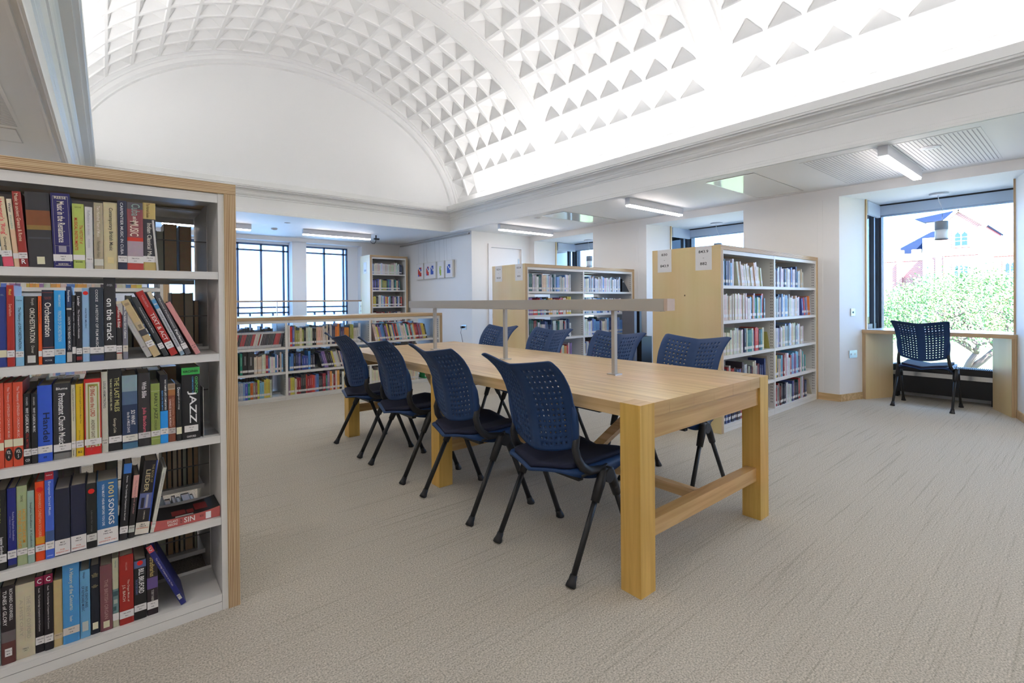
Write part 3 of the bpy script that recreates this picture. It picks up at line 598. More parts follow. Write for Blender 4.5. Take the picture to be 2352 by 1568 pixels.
# ------------------------------------------------------------------ bookcases
def bookcase(label, x0, x1, y0, y1, H, shelves, divs, group=None, perf=True, low=False, back=None, closed_end=None, signs=True):
    t = thing('bookcase', label, 'bookcase', ((x0 + x1) / 2, (y0 + y1) / 2, 0), 0, group); T = .04
    MB().box(x0, y0, H - T, x1, y1, H, EZ, mz=BIRCHH, mx=BIRCH).build('top_panel', t)
    for a in (x0, x1 - T): MB().box(a, y0, 0, a + T, y1, H - T - .0005, EX, mx=BIRCH).build('end_panel', t)
    ya = y0 + .006; yb = y1 - .006; ym = (y0 + y1) / 2; double = back is None
    ups = [x0 + T, *divs, x1 - T]
    for i, xu in enumerate(ups):
        u = MB(); a, b = (xu, xu + .020) if i == 0 else ((xu - .020, xu) if i == len(ups) - 1 else (xu - .014, xu + .014))
        sides = ((ya, ym - .07), (ym + .07, yb)) if double else ((ya, yb),)
        for q, r_ in sides: u.box(a, q, 0, b, r_, H - T - .001, STEEL)
        if double: u.box((a + b) / 2 - .012, ym - .07, .03, (a + b) / 2 + .012, ym + .07, H - T - .001, STEEL)
        if perf:
            dk = MATS.get('slot_black') or mat('slot_black', (.06, .06, .06), .8)
            z = .12
            while z < H - .1:
                for yy_ in (ya + .018, ya + .032):
                    u.box(a - .0006, yy_, z, b + .0006, yy_ + .005, z + .013, dk)
                z += .030
        u.build('upright', t)
    for i in range(len(ups) - 1):
        a = ups[i] + (.021 if i == 0 else .015); b = ups[i + 1] - (.021 if i == len(ups) - 2 else .015)
        runs = ((ya + .001, ya + .25, 1), (yb - .25, yb - .001, -1)) if double else ((ya + .001, yb - .012, 1),)
        for q, r_, d in runs:
            for k, z in enumerate(list(shelves) + ['top']):
                s = MB()
                if z == 'top': zt = H - T - .002; s.box(a, q, zt - .008, b, r_, zt, STEEL); s.box(a, (q if d > 0 else r_ - .003), zt - .034, b, (q + .003 if d > 0 else r_), zt - .0082, STEEL)
                else:
                    s.box(a, q, z - .006, b, r_, z, STEEL); fy = (q, q + .004) if d > 0 else (r_ - .004, r_); s.box(a, fy[0], z - .028, b, fy[1], z - .0062, STEEL)
                    by = (r_ - .003, r_) if d > 0 else (q, q + .003); s.box(a, by[0], z + .0002, b, by[1], z + .012, STEEL)
                s.build('shelf' if z != 'top' else 'canopy', t)
            MB().box(a, (q if d > 0 else r_ - .02), 0, b, (q + .02 if d > 0 else r_), min(shelves) - .030, STEEL).build('plinth', t)
        if double and not low:
            g = MB()
            for z in list(shelves): g.tube([(a, ym - .06, z + .14), (b, ym - .06, z + .14)], .0025, CHROME, 8)
            g.build('tie_rods', t)
    if back: MB().box(x0 + T, y1 - .012, .03, x1 - T, y1 - .004, H - T - .001, STEEL).build('back_panel', t)
    return t
SH = (.062, .357, .672, .986, 1.298)
bookcase('near plywood and white steel bookcase at the left edge, full of music books', -1.895, .385, 2.144, 2.83, 1.638, SH, (-.755,), perf=False)
bookcase('birch ended bookcase with paper signs 830 and 843.9 right of the table', 4.10, 6.385, 2.10, 2.79, 1.652, SH, (5.215,))
bookcase('birch ended bookcase with small paper signs beyond the far right chairs', 4.10, 6.385, 4.68, 5.37, 1.652, SH, (5.215,))
bookcase('tall bookcase half hidden behind the near bookcase, its back shelves seen through it', -1.895, .372, 4.69, 5.38, 1.65, SH, (-.755,), perf=False)
LSH = (.05, .342, .640)
bookcase('long low plywood bookcase with white shelves in front of the far windows', -.55, 3.835, 6.262, 6.90, 1.005, LSH, (.575, 1.652, 2.712), low=True)
TSH = (.10, .42, .752, 1.08, 1.414, 1.748)
bookcase('tall narrow bookcase in the far corner beside the windows', 4.08, 4.925, 9.42, 9.90, 2.13, TSH, (), perf=False, back=True)
MB().tube([(4.1002, 2.445, 1.213), (4.0994, 2.445, 1.213)], .006, mat('knot_brown', (.12, .06, .03), .7), 12, flat=1.4).build('knot', [o for o in C.objects if o.name == 'bookcase.001'][0])
# paper signs on the end panels
def sign(x, y, z0, z1, wd, lines, label):
    t = thing('paper_sign', label, 'sign', (x, y, z0)); MB().box(x - .0015, y - wd / 2, z0, x - .0003, y + wd / 2, z1, PAPERW).build('paper_sheet', t)
    H = z1 - z0; it = []
    for s, f, ln, hh in lines: it.append((s, (x - .0019, y, z1 - f * H), (0, -1, 0), (0, 0, 1), ln * wd, hh * H, INK))
    text_part(t, it)
sign(4.10, 2.655, 1.437, 1.652, .150, (('830', .22, .42, .11), ('-', .47, .07, .012), ('843.9', .72, .6, .12)), 'left paper sign on the nearer birch end panel, reading 830 to 843.9')
sign(4.10, 2.259, 1.437, 1.652, .155, (('843.9', .23, .6, .12), ('-', .5, .08, .012), ('882', .73, .42, .12)), 'right paper sign on the nearer birch end panel, reading 843.9 to 882')
sign(4.10, 5.225, 1.437, 1.650, .150, (('822.4', .22, .55, .10), ('-', .47, .07, .012), ('823.8', .76, .55, .10)), 'left paper sign on the further birch end panel')
sign(4.10, 4.80, 1.437, 1.652, .150, (('823.8', .22, .55, .10), ('-', .5, .07, .012), ('825', .73, .4, .10)), 'right paper sign on the further birch end panel')
t = thing('paper_sign', 'small paper notice on the white side of the tall corner bookcase', 'sign', (4.08, 9.65, 1.8)); MB().box(4.0775, 9.58, 1.76, 4.0792, 9.73, 1.99, PAPERW).build('paper_sheet', t); MB().box(4.077, 9.60, 1.80, 4.0776, 9.70, 1.84, mat('grey_print', (.4, .42, .45), .7)).build('printed_block', t)
# hidden-behind dark pieces
t = thing('document_stand', 'black upright panel just past the right end of the low bookcase', 'stand', (3.98, 6.62, 0)); MB().box(3.90, 6.50, .05, 3.93, 6.95, .93, BLACK).build('panel', t); MB().box(3.86, 6.48, 0, 4.02, 6.97, .05, BLACK).build('foot', t)
t = thing('computer_kiosk', 'black computer terminal between the further bookcase and the right wall', 'computer', (6.2, 4.42, 0)); MB().box(6.12, 4.36, 0, 6.38, 4.60, .62, BLACK).build('cabinet', t); MB().box(6.10, 4.38, .62, 6.15, 4.62, 1.06, BLKP).build('screen', t); MB().box(6.0, 4.40, .0, 6.06, 4.62, 1.02, mat('grey_kiosk_side', (.16, .16, .19), .5)).build('side_panel', t)
# low glass balustrade before the far windows
t = thing('glass_balustrade', 'glass balustrade with a thin wooden handrail before the far windows', 'railing', (1.8, 9.5, 0)); MB().box(-1.0, 9.49, 1.185, 3.93, 9.535, 1.215, mat('handrail_wood', (.40, .30, .22), .4)).build('handrail', t)
MB().box(-1.0, 9.508, .05, 3.92, 9.518, 1.185, GLASS).build('glass_panel', t)
for x in (-.9, .75, 2.35, 3.9): MB().box(x - .006, 9.50, 0, x + .006, 9.525, 1.185, BRUSH).build('baluster', t)
FG=[
(1, -0.2702, 0.0186, 0.16, 3, (0.02, 0.06, 0.06), [], [], (0.62, 0.78, (0.78, 0.76, 0.74), ''), 'dark green book at the left picture edge'),
(1, -0.2507, 0.0236, 0.2157, 5.3, (0.72, 0.6, 0.38), [(0.86, 1, (0.75, 0.1, 0.16))], [("Wagner's 'Ring'", 0.03, 0.55, 0.5, 0.62, (0.75, 0.07, 0.1)), ('Donington', 0.58, 0.78, 0.5, 0.34, (0.03, 0.03, 0.03))], (0.77, 0.86, (0.78, 0.76, 0.74), '782.1\nDON'), 'cream book with large pink title and pink foot'),
(1, -0.226, 0.0121, 0.2117, 4.6, (0.78, 0.55, 0.35), [(0, 0.45, (0.75, 0.68, 0.5))], [('Water', 0.06, 0.2, 0.5, 0.5, (0.03, 0.03, 0.08)), ('music', 0.24, 0.44, 0.5, 0.45, (0.3, 0.45, 0.35))], (0.8, 0.88, (0.78, 0.76, 0.74), ''), 'thin cream and peach book'),
(1, -0.2135, 0.0195, 0.2367, 4.0, (0.33, 0.03, 0.02), [(0.88, 1, (0.3, 0.02, 0.02))], [('Music in ancient Greece & Rome', 0.03, 0.66, 0.45, 0.5, (0.75, 0.55, 0.4)), ('R', 'h', 0.93, 0.5, (0.9, 0.9, 0.9))], (0.81, 0.89, (0.78, 0.76, 0.74), '780.938\nLAN'), 'dark red book with slanting gold title'),
(1, -0.193, 0.0564, 0.2393, 2.2, (0.035, 0.035, 0.04), [(0.24, 0.44, (0.22, 0.07, 0.02)), (0.44, 0.5, (0.28, 0.17, 0.04))], [], (0.86, 0.96, (0.75, 0.72, 0.5), '', 'c', 0.32), 'thick worn black leather volume with brown spine patch'),
(1, -0.1355, 0.0463, 0.2431, 1.6, (0.018, 0.015, 0.13), [], [('REESE', 'h', 0.06, 0.62, (0.75, 0.7, 0.55)), ('Music in the Renaissance', 0.11, 0.66, 0.5, 0.42, (0.85, 0.8, 0.7)), ('NORTON', 'h', 0.95, 0.5, (0.75, 0.7, 0.55))], (0.82, 0.91, (0.78, 0.76, 0.74), '780.9\nREE'), 'thick navy blue book with a silver border'),
(1, -0.0881, 0.0293, 0.2148, 0.6, (0.45, 0.55, 0.12), [], [('SACHS', 'h', 0.055, 0.55, (0.12, 0.15, 0.03)), ('The HISTORY of', 0.33, 0.62, 0.72, 0.32, (0.5, 0.05, 0.02)), ('MUSICAL INSTRUMENTS', 0.22, 0.72, 0.3, 0.3, (0.6, 0.04, 0.02)), ('DOVER', 'h', 0.9, 0.6, (0.04, 0.04, 0.02))], (0.79, 0.87, (0.78, 0.76, 0.74), ''), 'lime green book with red title'),
(1, -0.0578, 0.0199, 0.2078, 0.3, (0.7, 0.7, 0.7), [], [('Reflections on music', 0.06, 0.46, 0.5, 0.4, (0.45, 0.45, 0.48)), ('notes', 0.52, 0.66, 0.5, 0.4, (0.5, 0.5, 0.55))], (0.82, 0.9, (0.78, 0.76, 0.74), '780.9'), 'thin white book with faint grey title'),
(1, -0.0356, 0.0237, 0.2246, 0, (0.42, 0.36, 0.24), [], [('Two Hundred Years of Music', 0.05, 0.52, 0.5, 0.4, (0.75, 0.7, 0.6)), ('Norman Hale', 0.58, 0.83, 0.5, 0.42, (0.2, 0.17, 0.12))], (0.85, 0.95, (0.6, 0.6, 0.52), ''), 'tan book with pale title'),
(1, -0.0108, 0.037, 0.2293, 0, (0.62, 0.54, 0.32), [], [('Contemporary British Music', 0.08, 0.72, 0.5, 0.4, (0.06, 0.06, 0.05))], (0.82, 0.91, (0.72, 0.6, 0.3), '', 'c', 0.45), 'sand coloured book on British music'),
(1, 0.0268, 0.0248, 0.2392, 0, (0.02, 0.025, 0.06), [], [('CARPENTIER MUSIC IN CUBA', 0.03, 0.78, 0.45, 0.36, (0.7, 0.7, 0.72))], (0.8, 0.895, (0.78, 0.76, 0.74), '780.97291\nCAR'), 'navy book with spaced white capitals'),
(1, 0.0522, 0.0449, 0.2374, 0, (0.28, 0.07, 0.08), [(0, 0.1, (0.1, 0.09, 0.11)), (0.52, 0.575, (0.62, 0.04, 0.02)), (0.575, 0.8, (0.42, 0.33, 0.38)), (0.9, 1, (0.5, 0.06, 0.05))], [('Cuba', 0.02, 0.2, 0.55, 0.6, (0.25, 0.36, 0.33)), ('and its', 0.21, 0.28, 0.5, 0.3, (0.8, 0.75, 0.65)), ('MUSIC', 0.28, 0.5, 0.45, 0.6, (0.85, 0.72, 0.6))], (0.8, 0.9, (0.78, 0.76, 0.74), '780.9729\nROY'), 'red and grey patterned book with large MUSIC lettering'),
(1, 0.0971, 0.0363, 0.2408, 0, (0.035, 0.035, 0.045), [(0, 0.24, (0.55, 0.42, 0.15)), (0.88, 1, (0.55, 0.42, 0.15))], [('The Harvard Studies', 0.01, 0.22, 0.4, 0.3, (0.2, 0.12, 0.03)), ('Indian Classical Music', 0.3, 0.86, 0.5, 0.4, (0.7, 0.68, 0.6))], (0.79, 0.88, (0.78, 0.76, 0.74), '780.954\nINA'), 'dark grey book with ochre top and foot'),
(1, 0.1347, 0.0063, 0.1801, 4, (0.6, 0.58, 0.55), [], [], None, 'very thin white booklet leaning at the row end'),
(2, -0.2773, 0.0317, 0.2484, 0, (0.022, 0.045, 0.25), [], [('HANDEL', 'h', 0.1, 0.7, (0.2, 0.3, 0.5))], (0.79, 0.88, (0.75, 0.72, 0.5), ''), 'blue hardback at the left picture edge'),
(2, -0.2446, 0.0167, 0.2541, 0, (0.42, 0.025, 0.015), [], [('Mead', 0.05, 0.12, 0.5, 0.45, (0.8, 0.55, 0.1)), ('Serialism', 0.23, 0.38, 0.5, 0.42, (0.8, 0.4, 0.3))], (0.8, 0.885, (0.78, 0.76, 0.74), '781.2\nWHI'), 'bright red book titled Serialism'),
(2, -0.2265, 0.0184, 0.2202, 0, (0.25, 0.52, 0.72), [], [('Carse', 'h', 0.06, 0.7, (0.02, 0.03, 0.06)), ('The History of ORCHESTRATION', 0.16, 0.76, 0.5, 0.5, (0.02, 0.03, 0.06))], (0.79, 0.875, (0.78, 0.76, 0.74), '781.374\nCAR'), 'light blue history of orchestration book'),
(2, -0.2061, 0.0307, 0.2194, 0, (0.025, 0.022, 0.018), [], [('Forsyth', 0.03, 0.13, 0.6, 0.3, (0.5, 0.48, 0.42)), ('ORCHESTRATION', 0.17, 0.67, 0.58, 0.42, (0.75, 0.72, 0.62)), ('Dover', 0.72, 0.83, 0.6, 0.25, (0.5, 0.48, 0.42))], (0.86, 0.965, (0.6, 0.6, 0.56), '', 'c', 0.6), 'black orchestration book with square grey sticker'),
(2, -0.1745, 0.0081, 0.2202, 0, (0.78, 0.1, 0.01), [], [('Orchestral Technique', 0.08, 0.4, 0.5, 0.45, (0.06, 0.02, 0.02))], (0.8, 0.88, (0.78, 0.76, 0.74), ''), 'thin bright orange book'),
(2, -0.1659, 0.0286, 0.2398, 0, (0.012, 0.016, 0.035), [(0.03, 0.04, (0.2, 0.05, 0.05)), (0.77, 0.78, (0.3, 0.1, 0.1)), (0.8, 0.808, (0.3, 0.1, 0.1))], [('WALTER\nPISTON', 'h', 0.11, 0.6, (0.3, 0.06, 0.05)), ('Orchestration', 0.17, 0.63, 0.5, 0.6, (0.85, 0.82, 0.75)), ('VICTOR', 'h', 0.95, 0.6, (0.7, 0.7, 0.7))], (0.8, 0.9, (0.78, 0.76, 0.74), '781.374\nPIS'), 'black book with large white title Orchestration'),
(2, -0.1368, 0.0261, 0.2386, 0, (0.03, 0.36, 0.8), [], [('NIKOLAI RIMSKY', 0.06, 0.23, 0.5, 0.24, (0.5, 0.7, 0.75)), ('PRINCIPLES OF ORCHESTRATION', 0.28, 0.7, 0.5, 0.36, (0.45, 0.68, 0.75))], (0.8, 0.885, (0.6, 0.62, 0.6), '781.374\nRIM'), 'vivid sky blue orchestration book'),
(2, -0.1075, 0.0128, 0.2517, 0, (0.02, 0.02, 0.025), [(0, 0.27, (0.02, 0.04, 0.11)), (0.285, 0.305, (0.6, 0.58, 0.5))], [('Reorleans', 0.05, 0.2, 0.5, 0.5, (0.7, 0.75, 0.8)), ('HOW TO READ MUSIC', 0.4, 0.83, 0.5, 0.5, (0.7, 0.7, 0.68))], (0.86, 0.99, (0.5, 0.48, 0.44), ''), 'narrow black and blue book about reading music'),
(2, -0.0942, 0.0091, 0.223, 0, (0.02, 0.02, 0.025), [], [('Score Music General', 0.1, 0.6, 0.5, 0.45, (0.4, 0.42, 0.45))], (0.77, 0.87, (0.78, 0.76, 0.74), ''), 'narrow black book beside the composer advocate book'),
(2, -0.084, 0.0141, 0.2331, 0, (0.015, 0.013, 0.016), [(0.92, 0.97, (0.25, 0.02, 0.02))], [('Lander', 0.06, 0.2, 0.5, 0.5, (0.8, 0.78, 0.8)), ("The Composer's Advocate", 0.25, 0.66, 0.45, 0.4, (0.75, 0.73, 0.75))], (0.8, 0.885, (0.78, 0.76, 0.74), '781.45\nLAN'), "black book titled The Composer's Advocate"),
(2, -0.0688, 0.0187, 0.2471, 0, (0.3, 0.5, 0.75), [], [('WATER MUSIC', 0.27, 0.55, 0.5, 0.26, (0.04, 0.08, 0.2))], (0.8, 0.89, (0.78, 0.76, 0.74), '784.21\nMAC'), 'pale blue book with a round red sticker'),
(2, -0.0495, 0.0354, 0.2495, 0, (0.022, 0.035, 0.055), [(0.92, 1, (0.02, 0.04, 0.14))], [('COOKE   A HISTORY OF FILM MUSIC', 0.03, 0.81, 0.52, 0.22, (0.72, 0.72, 0.72))], (0.81, 0.895, (0.78, 0.76, 0.74), '781.542\nCOO'), 'dark slate book on film music'),
(2, -0.013, 0.032, 0.2828, 0, (0.022, 0.022, 0.025), [], [('Austin\nWright', 'h', 0.09, 0.5, (0.5, 0.5, 0.52)), ('on the track', 0.25, 0.76, 0.5, 0.6, (0.9, 0.9, 0.88))], (0.82, 0.9, (0.78, 0.76, 0.74), '781.542\nKAR'), 'tall black book titled on the track'),
(2, 0.0193, 0.0153, 0.2019, 0, (0.28, 0.02, 0.02), [(0, 0.05, (0.7, 0.62, 0.45)), (0.45, 0.78, (0.02, 0.02, 0.02)), (0.9, 1, (0.6, 0.5, 0.4))], [('Adorno & Eisler', 0.12, 0.46, 0.5, 0.5, (0.9, 0.85, 0.8))], (0.76, 0.88, (0.78, 0.76, 0.74), '781.542\nADO'), 'narrow red, black and cream book'),
(2, 0.0369, 0.0137, 0.2009, 0, (0.2, 0.2, 0.24), [], [('From The Italian Girl to Cabaret', 0.06, 0.64, 0.5, 0.45, (0.88, 0.88, 0.85))], (0.76, 0.87, (0.65, 0.6, 0.5), '781'), 'narrow grey book with white title'),
(2, 0.1037, 0.0172, 0.2077, 23.9, (0.5, 0.49, 0.47), [], [('music and literature', 0.2, 0.55, 0.5, 0.35, (0.38, 0.38, 0.4))], (0.78, 0.87, (0.5, 0.49, 0.47), '781.2'), 'pale grey book, first of the leaning books'),
(2, 0.1231, 0.0215, 0.2203, 24.2, (0.55, 0.42, 0.22), [(0.38, 0.52, (0.5, 0.4, 0.25)), (0.52, 0.62, (0.05, 0.05, 0.06))], [], (0.72, 0.82, (0.78, 0.76, 0.74), '781.2092\nMAH'), 'beige illustrated leaning book'),
(2, 0.1531, 0.0155, 0.2299, 23.5, (0.035, 0.04, 0.042), [], [('Authenticity and Early Music', 0.16, 0.6, 0.5, 0.35, (0.6, 0.6, 0.58))], (0.78, 0.87, (0.78, 0.76, 0.74), '781.43\nAUT'), 'dark grey leaning book'),
(2, 0.1747, 0.0223, 0.2533, 23.5, (0.45, 0.025, 0.02), [], [('TARUSKIN', 0.06, 0.24, 0.5, 0.3, (0.65, 0.3, 0.3)), ('TEXT & ACT', 0.34, 0.76, 0.5, 0.6, (0.85, 0.72, 0.68))], (0.79, 0.89, (0.78, 0.76, 0.74), '781.43\nTAR'), 'red leaning book titled Text & Act'),
(2, 0.2038, 0.0129, 0.2525, 23, (0.5, 0.52, 0.55), [(0, 0.1, (0.7, 0.6, 0.42)), (0.12, 0.26, (0.08, 0.3, 0.55)), (0.92, 1, (0.3, 0.42, 0.5))], [('musical performance of latin america', 0.3, 0.86, 0.5, 0.5, (0.06, 0.06, 0.07))], (0.87, 0.94, (0.78, 0.76, 0.74), ''), 'narrow white and blue leaning book'),
(2, 0.2205, 0.0163, 0.2403, 22.8, (0.09, 0.09, 0.1), [], [('Musical Performance', 0.06, 0.55, 0.5, 0.35, (0.5, 0.5, 0.5)), ('Perfect', 0.58, 0.8, 0.5, 0.5, (0.85, 0.85, 0.83))], (0.81, 0.9, (0.78, 0.76, 0.74), '781.43'), 'narrow grey leaning book'),
(2, 0.2506, 0.0163, 0.2138, 25.5, (0.65, 0.28, 0.27), [], [], (0.8, 0.9, (0.65, 0.3, 0.28), '781.43\nSSB'), 'salmon pink book leaning at the right end'),
(3, -0.2724, 0.0173, 0.2647, 0, (0.66, 0.08, 0.035), [], [('ENGLISH CHURCH MUSIC', 0.1, 0.66, 0.45, 0.42, (0.8, 0.45, 0.4))], (0.7, 0.79, (0.75, 0.72, 0.5), '', 'v3'), 'orange volume, the leftmost of three matching'),
(3, -0.2542, 0.0186, 0.2635, 0, (0.66, 0.08, 0.035), [], [('The Treasury of ENGLISH CHURCH MUSIC', 0.05, 0.66, 0.5, 0.4, (0.8, 0.5, 0.45)), ('VOL\n4', 'b', 0.83, 0.6, (0.85, 0.8, 0.75))], (0.67, 0.76, (0.75, 0.72, 0.5), ''), 'orange volume numbered 4'),
(3, -0.2343, 0.0218, 0.2644, 0, (0.66, 0.08, 0.035), [], [('The Treasury of ENGLISH CHURCH MUSIC', 0.05, 0.66, 0.5, 0.38, (0.8, 0.5, 0.45)), ('VOL\n5', 'b', 0.83, 0.6, (0.85, 0.8, 0.75))], (0.67, 0.76, (0.75, 0.72, 0.5), ''), 'orange volume numbered 5'),
(3, -0.2115, 0.0167, 0.2247, 0, (0.014, 0.014, 0.014), [], [('KRAMER', 0.05, 0.17, 0.5, 0.3, (0.4, 0.4, 0.4)), ('WHY CLASSICAL MUSIC', 0.2, 0.55, 0.5, 0.45, (0.82, 0.82, 0.8)), ('STILL MATTERS', 0.56, 0.77, 0.5, 0.38, (0.45, 0.03, 0.03)), ('CD', 'h', 0.94, 0.6, (0.8, 0.8, 0.8))], (0.78, 0.88, (0.78, 0.76, 0.74), '781.68\nKRA'), 'black classical music book'),
(3, -0.1938, 0.0139, 0.2234, 0, (0.014, 0.014, 0.014), [], [('KRAMER', 0.05, 0.17, 0.5, 0.3, (0.4, 0.4, 0.4)), ('WHY CLASSICAL MUSIC', 0.2, 0.55, 0.5, 0.45, (0.7, 0.7, 0.7))], (0.78, 0.87, (0.78, 0.76, 0.74), '781.68\nKRA'), 'second copy of the black classical music book'),
(3, -0.1795, 0.0341, 0.2463, 0, (0.03, 0.1, 0.58), [], [('ff', 'h', 0.94, 0.25, (0.01, 0.02, 0.08)), ('Handel', 0.36, 0.74, 0.6, 0.5, (0.01, 0.02, 0.08))], (0.79, 0.885, (0.78, 0.76, 0.74), '781.68\nHIS'), 'bright blue book with black handwriting'),
(3, -0.1426, 0.0424, 0.2471, 0, (0.03, 0.03, 0.035), [(0.92, 1, (0.2, 0.2, 0.19))], [('Blume', 'h', 0.065, 0.65, (0.85, 0.85, 0.82)), ('Protestant Church Music', 0.13, 0.8, 0.48, 0.42, (0.88, 0.88, 0.85))], (0.8, 0.895, (0.78, 0.76, 0.74), '782.71\nBLU'), 'black protestant church music book'),
(3, -0.0992, 0.0103, 0.2404, 0, (0.62, 0.58, 0.42), [], [('Tudor and Stuart sacred music at St Denys', 0.04, 0.5, 0.5, 0.4, (0.03, 0.03, 0.03)), ('Ioman', 0.9, 0.98, 0.5, 0.45, (0.03, 0.03, 0.03))], (0.78, 0.87, (0.78, 0.76, 0.74), '782.7'), 'thin cream book with black title'),
(3, -0.088, 0.0191, 0.2414, 0, (0.75, 0.5, 0.02), [], [('A History of English Cathedral Music Part', 0.04, 0.55, 0.6, 0.3, (0.25, 0.15, 0.02)), ('John S. Bumpus', 0.64, 0.78, 0.45, 0.3, (0.25, 0.15, 0.02)), ('B2', 'h', 0.94, 0.5, (0.05, 0.05, 0.03))], (0.78, 0.88, (0.78, 0.76, 0.74), '782.71\nBUM'), 'yellow cathedral music book'),
(3, -0.0667, 0.0431, 0.2552, 0, (0.62, 0.02, 0.02), [(0.05, 0.9, (0.66, 0.66, 0.48))], [('O SING unto the LORD', 0.09, 0.5, 0.5, 0.3, (0.5, 0.06, 0.03)), ('ANDREW GANT', 0.54, 0.78, 0.5, 0.24, (0.2, 0.15, 0.1)), ('P', 'h', 0.91, 0.3, (0.5, 0.05, 0.05))], (0.79, 0.87, (0.78, 0.76, 0.74), '782.71\nGAN'), 'cream church music book with red border'),
(3, -0.0226, 0.0166, 0.2756, 0, (0.6, 0.58, 0.48), [], [('LOUIS ARMSTRONG', 0.12, 0.45, 0.5, 0.45, (0.12, 0.12, 0.12))], (0.82, 0.91, (0.6, 0.58, 0.5), '781.65092\nARM'), 'slim cream jazz biography'),
(3, -0.0043, 0.0349, 0.2804, 0, (0.012, 0.012, 0.012), [], [('THE LAST MILES', 0.1, 0.52, 0.65, 0.42, (0.55, 0.52, 0.2)), ('THE MUSIC OF MILES DAVIS 1980-1991', 0.11, 0.5, 0.2, 0.18, (0.6, 0.58, 0.35)), ('George Cole', 0.6, 0.78, 0.45, 0.3, (0.6, 0.55, 0.4))], (0.82, 0.9, (0.78, 0.76, 0.74), '781.65092\nDAV'), 'black book with yellow title The Last Miles'),
(3, 0.0324, 0.0421, 0.2567, 0, (0.02, 0.04, 0.1), [(0, 0.22, (0.25, 0.36, 0.4)), (0.22, 0.4, (0.08, 0.14, 0.24)), (0.92, 1, (0.05, 0.15, 0.25))], [('SO WHAT', 0.48, 0.68, 0.7, 0.3, (0.85, 0.85, 0.85)), ('the life of MILES DAVIS', 0.5, 0.78, 0.4, 0.2, (0.7, 0.7, 0.75))], (0.81, 0.9, (0.72, 0.7, 0.62), '781.65092\nDAV'), 'dark blue jazz biography with pale top'),
(3, 0.0765, 0.035, 0.2601, 0, (0.03, 0.028, 0.03), [], [('With Billie', 0.12, 0.34, 0.5, 0.42, (0.8, 0.78, 0.78)), ('Julia Blackburn', 0.47, 0.81, 0.48, 0.4, (0.75, 0.14, 0.2))], (0.81, 0.89, (0.6, 0.58, 0.58), '781.65092\nHOL'), 'charcoal book with white and pink lettering'),
(3, 0.1126, 0.0262, 0.2193, 0, (0.27, 0.34, 0.08), [(0.12, 0.125, (0.6, 0.65, 0.4)), (0.86, 0.865, (0.6, 0.65, 0.4)), (0.9, 0.905, (0.6, 0.65, 0.4))], [('EARLY JAZZ', 0.16, 0.58, 0.5, 0.5, (0.03, 0.05, 0.02)), ('SCHULLER', 0.6, 0.76, 0.5, 0.28, (0.08, 0.1, 0.03))], (0.77, 0.86, (0.78, 0.76, 0.74), '781.653\nSCH'), 'olive green book titled Early Jazz'),
(3, 0.1394, 0.0232, 0.248, 0, (0.015, 0.015, 0.02), [(0.53, 1, (0.02, 0.32, 0.85))], [("WHY PAMPER LIFE'S COMPLEXITIES?", 0.07, 0.52, 0.7, 0.28, (0.82, 0.82, 0.8)), ('ESSAYS ON THE SMITHS', 0.23, 0.52, 0.3, 0.24, (0.1, 0.35, 0.8))], (0.78, 0.87, (0.78, 0.76, 0.74), '781.66\nCAM'), 'black book with electric blue lower half'),
(3, 0.1627, 0.023, 0.2121, 0, (0.24, 0.07, 0.035), [(0, 0.1, (0.5, 0.4, 0.28)), (0.1, 0.2, (0.4, 0.16, 0.05))], [('CROSSTOWN TRAFFIC', 0.24, 0.73, 0.68, 0.3, (0.55, 0.25, 0.15)), ('CHARLES SHAAR MURRAY', 0.26, 0.74, 0.3, 0.3, (0.8, 0.6, 0.55))], (0.76, 0.86, (0.55, 0.5, 0.48), '781.66\nHEN'), 'rust brown book with a portrait head'),
(3, 0.1876, 0.016, 0.2096, 0, (0.012, 0.012, 0.012), [], [('Doors', 0.06, 0.2, 0.5, 0.6, (0.85, 0.85, 0.82)), ('people are strange', 0.2, 0.45, 0.5, 0.4, (0.7, 0.7, 0.68))], (0.76, 0.88, (0.75, 0.72, 0.5), ''), 'narrow black book with white lettering'),
(3, 0.205, 0.0575, 0.2671, 0, (0.012, 0.012, 0.014), [(0, 0.1, (0.05, 0.5, 0.09))], [('KIRCHNER', 'h', 0.055, 0.82, (0.02, 0.03, 0.02)), ('OXFORD', 0.13, 0.37, 0.8, 0.17, (0.12, 0.6, 0.15)), ('COMPANION TO', 0.13, 0.37, 0.6, 0.1, (0.08, 0.35, 0.7)), ('JAZZ', 0.33, 0.78, 0.55, 0.56, (0.92, 0.92, 0.92)), ('OXFORD', 'h', 0.965, 0.5, (0.85, 0.85, 0.85))], (0.81, 0.9, (0.78, 0.76, 0.74), '781.65\nOXF', 'c', 0.75), 'thick black jazz companion with green top'),
(4, -0.2804, 0.028, 0.2479, 0, (0.015, 0.015, 0.015), [], [("ART ISN'T EASY", 0.03, 0.4, 0.35, 0.5, (0.6, 0.7, 0.1)), ('Joanne Gordon', 0.58, 0.8, 0.6, 0.35, (0.85, 0.85, 0.85))], (0.8, 0.9, (0.78, 0.76, 0.74), '782.14092\nSON'), 'black book with yellow capitals at the left edge'),
(4, -0.2505, 0.0195, 0.2488, 0, (0.018, 0.025, 0.2), [(0.965, 1, (0.05, 0.05, 0.06))], [('Reading Stephen Sondheim', 0.3, 0.66, 0.65, 0.3, (0.4, 0.42, 0.65)), ('A Collection of Critical Essays', 0.35, 0.62, 0.3, 0.2, (0.3, 0.32, 0.55))], (0.78, 0.88, (0.78, 0.76, 0.74), '782.14092\nSON'), 'royal blue book of critical essays'),
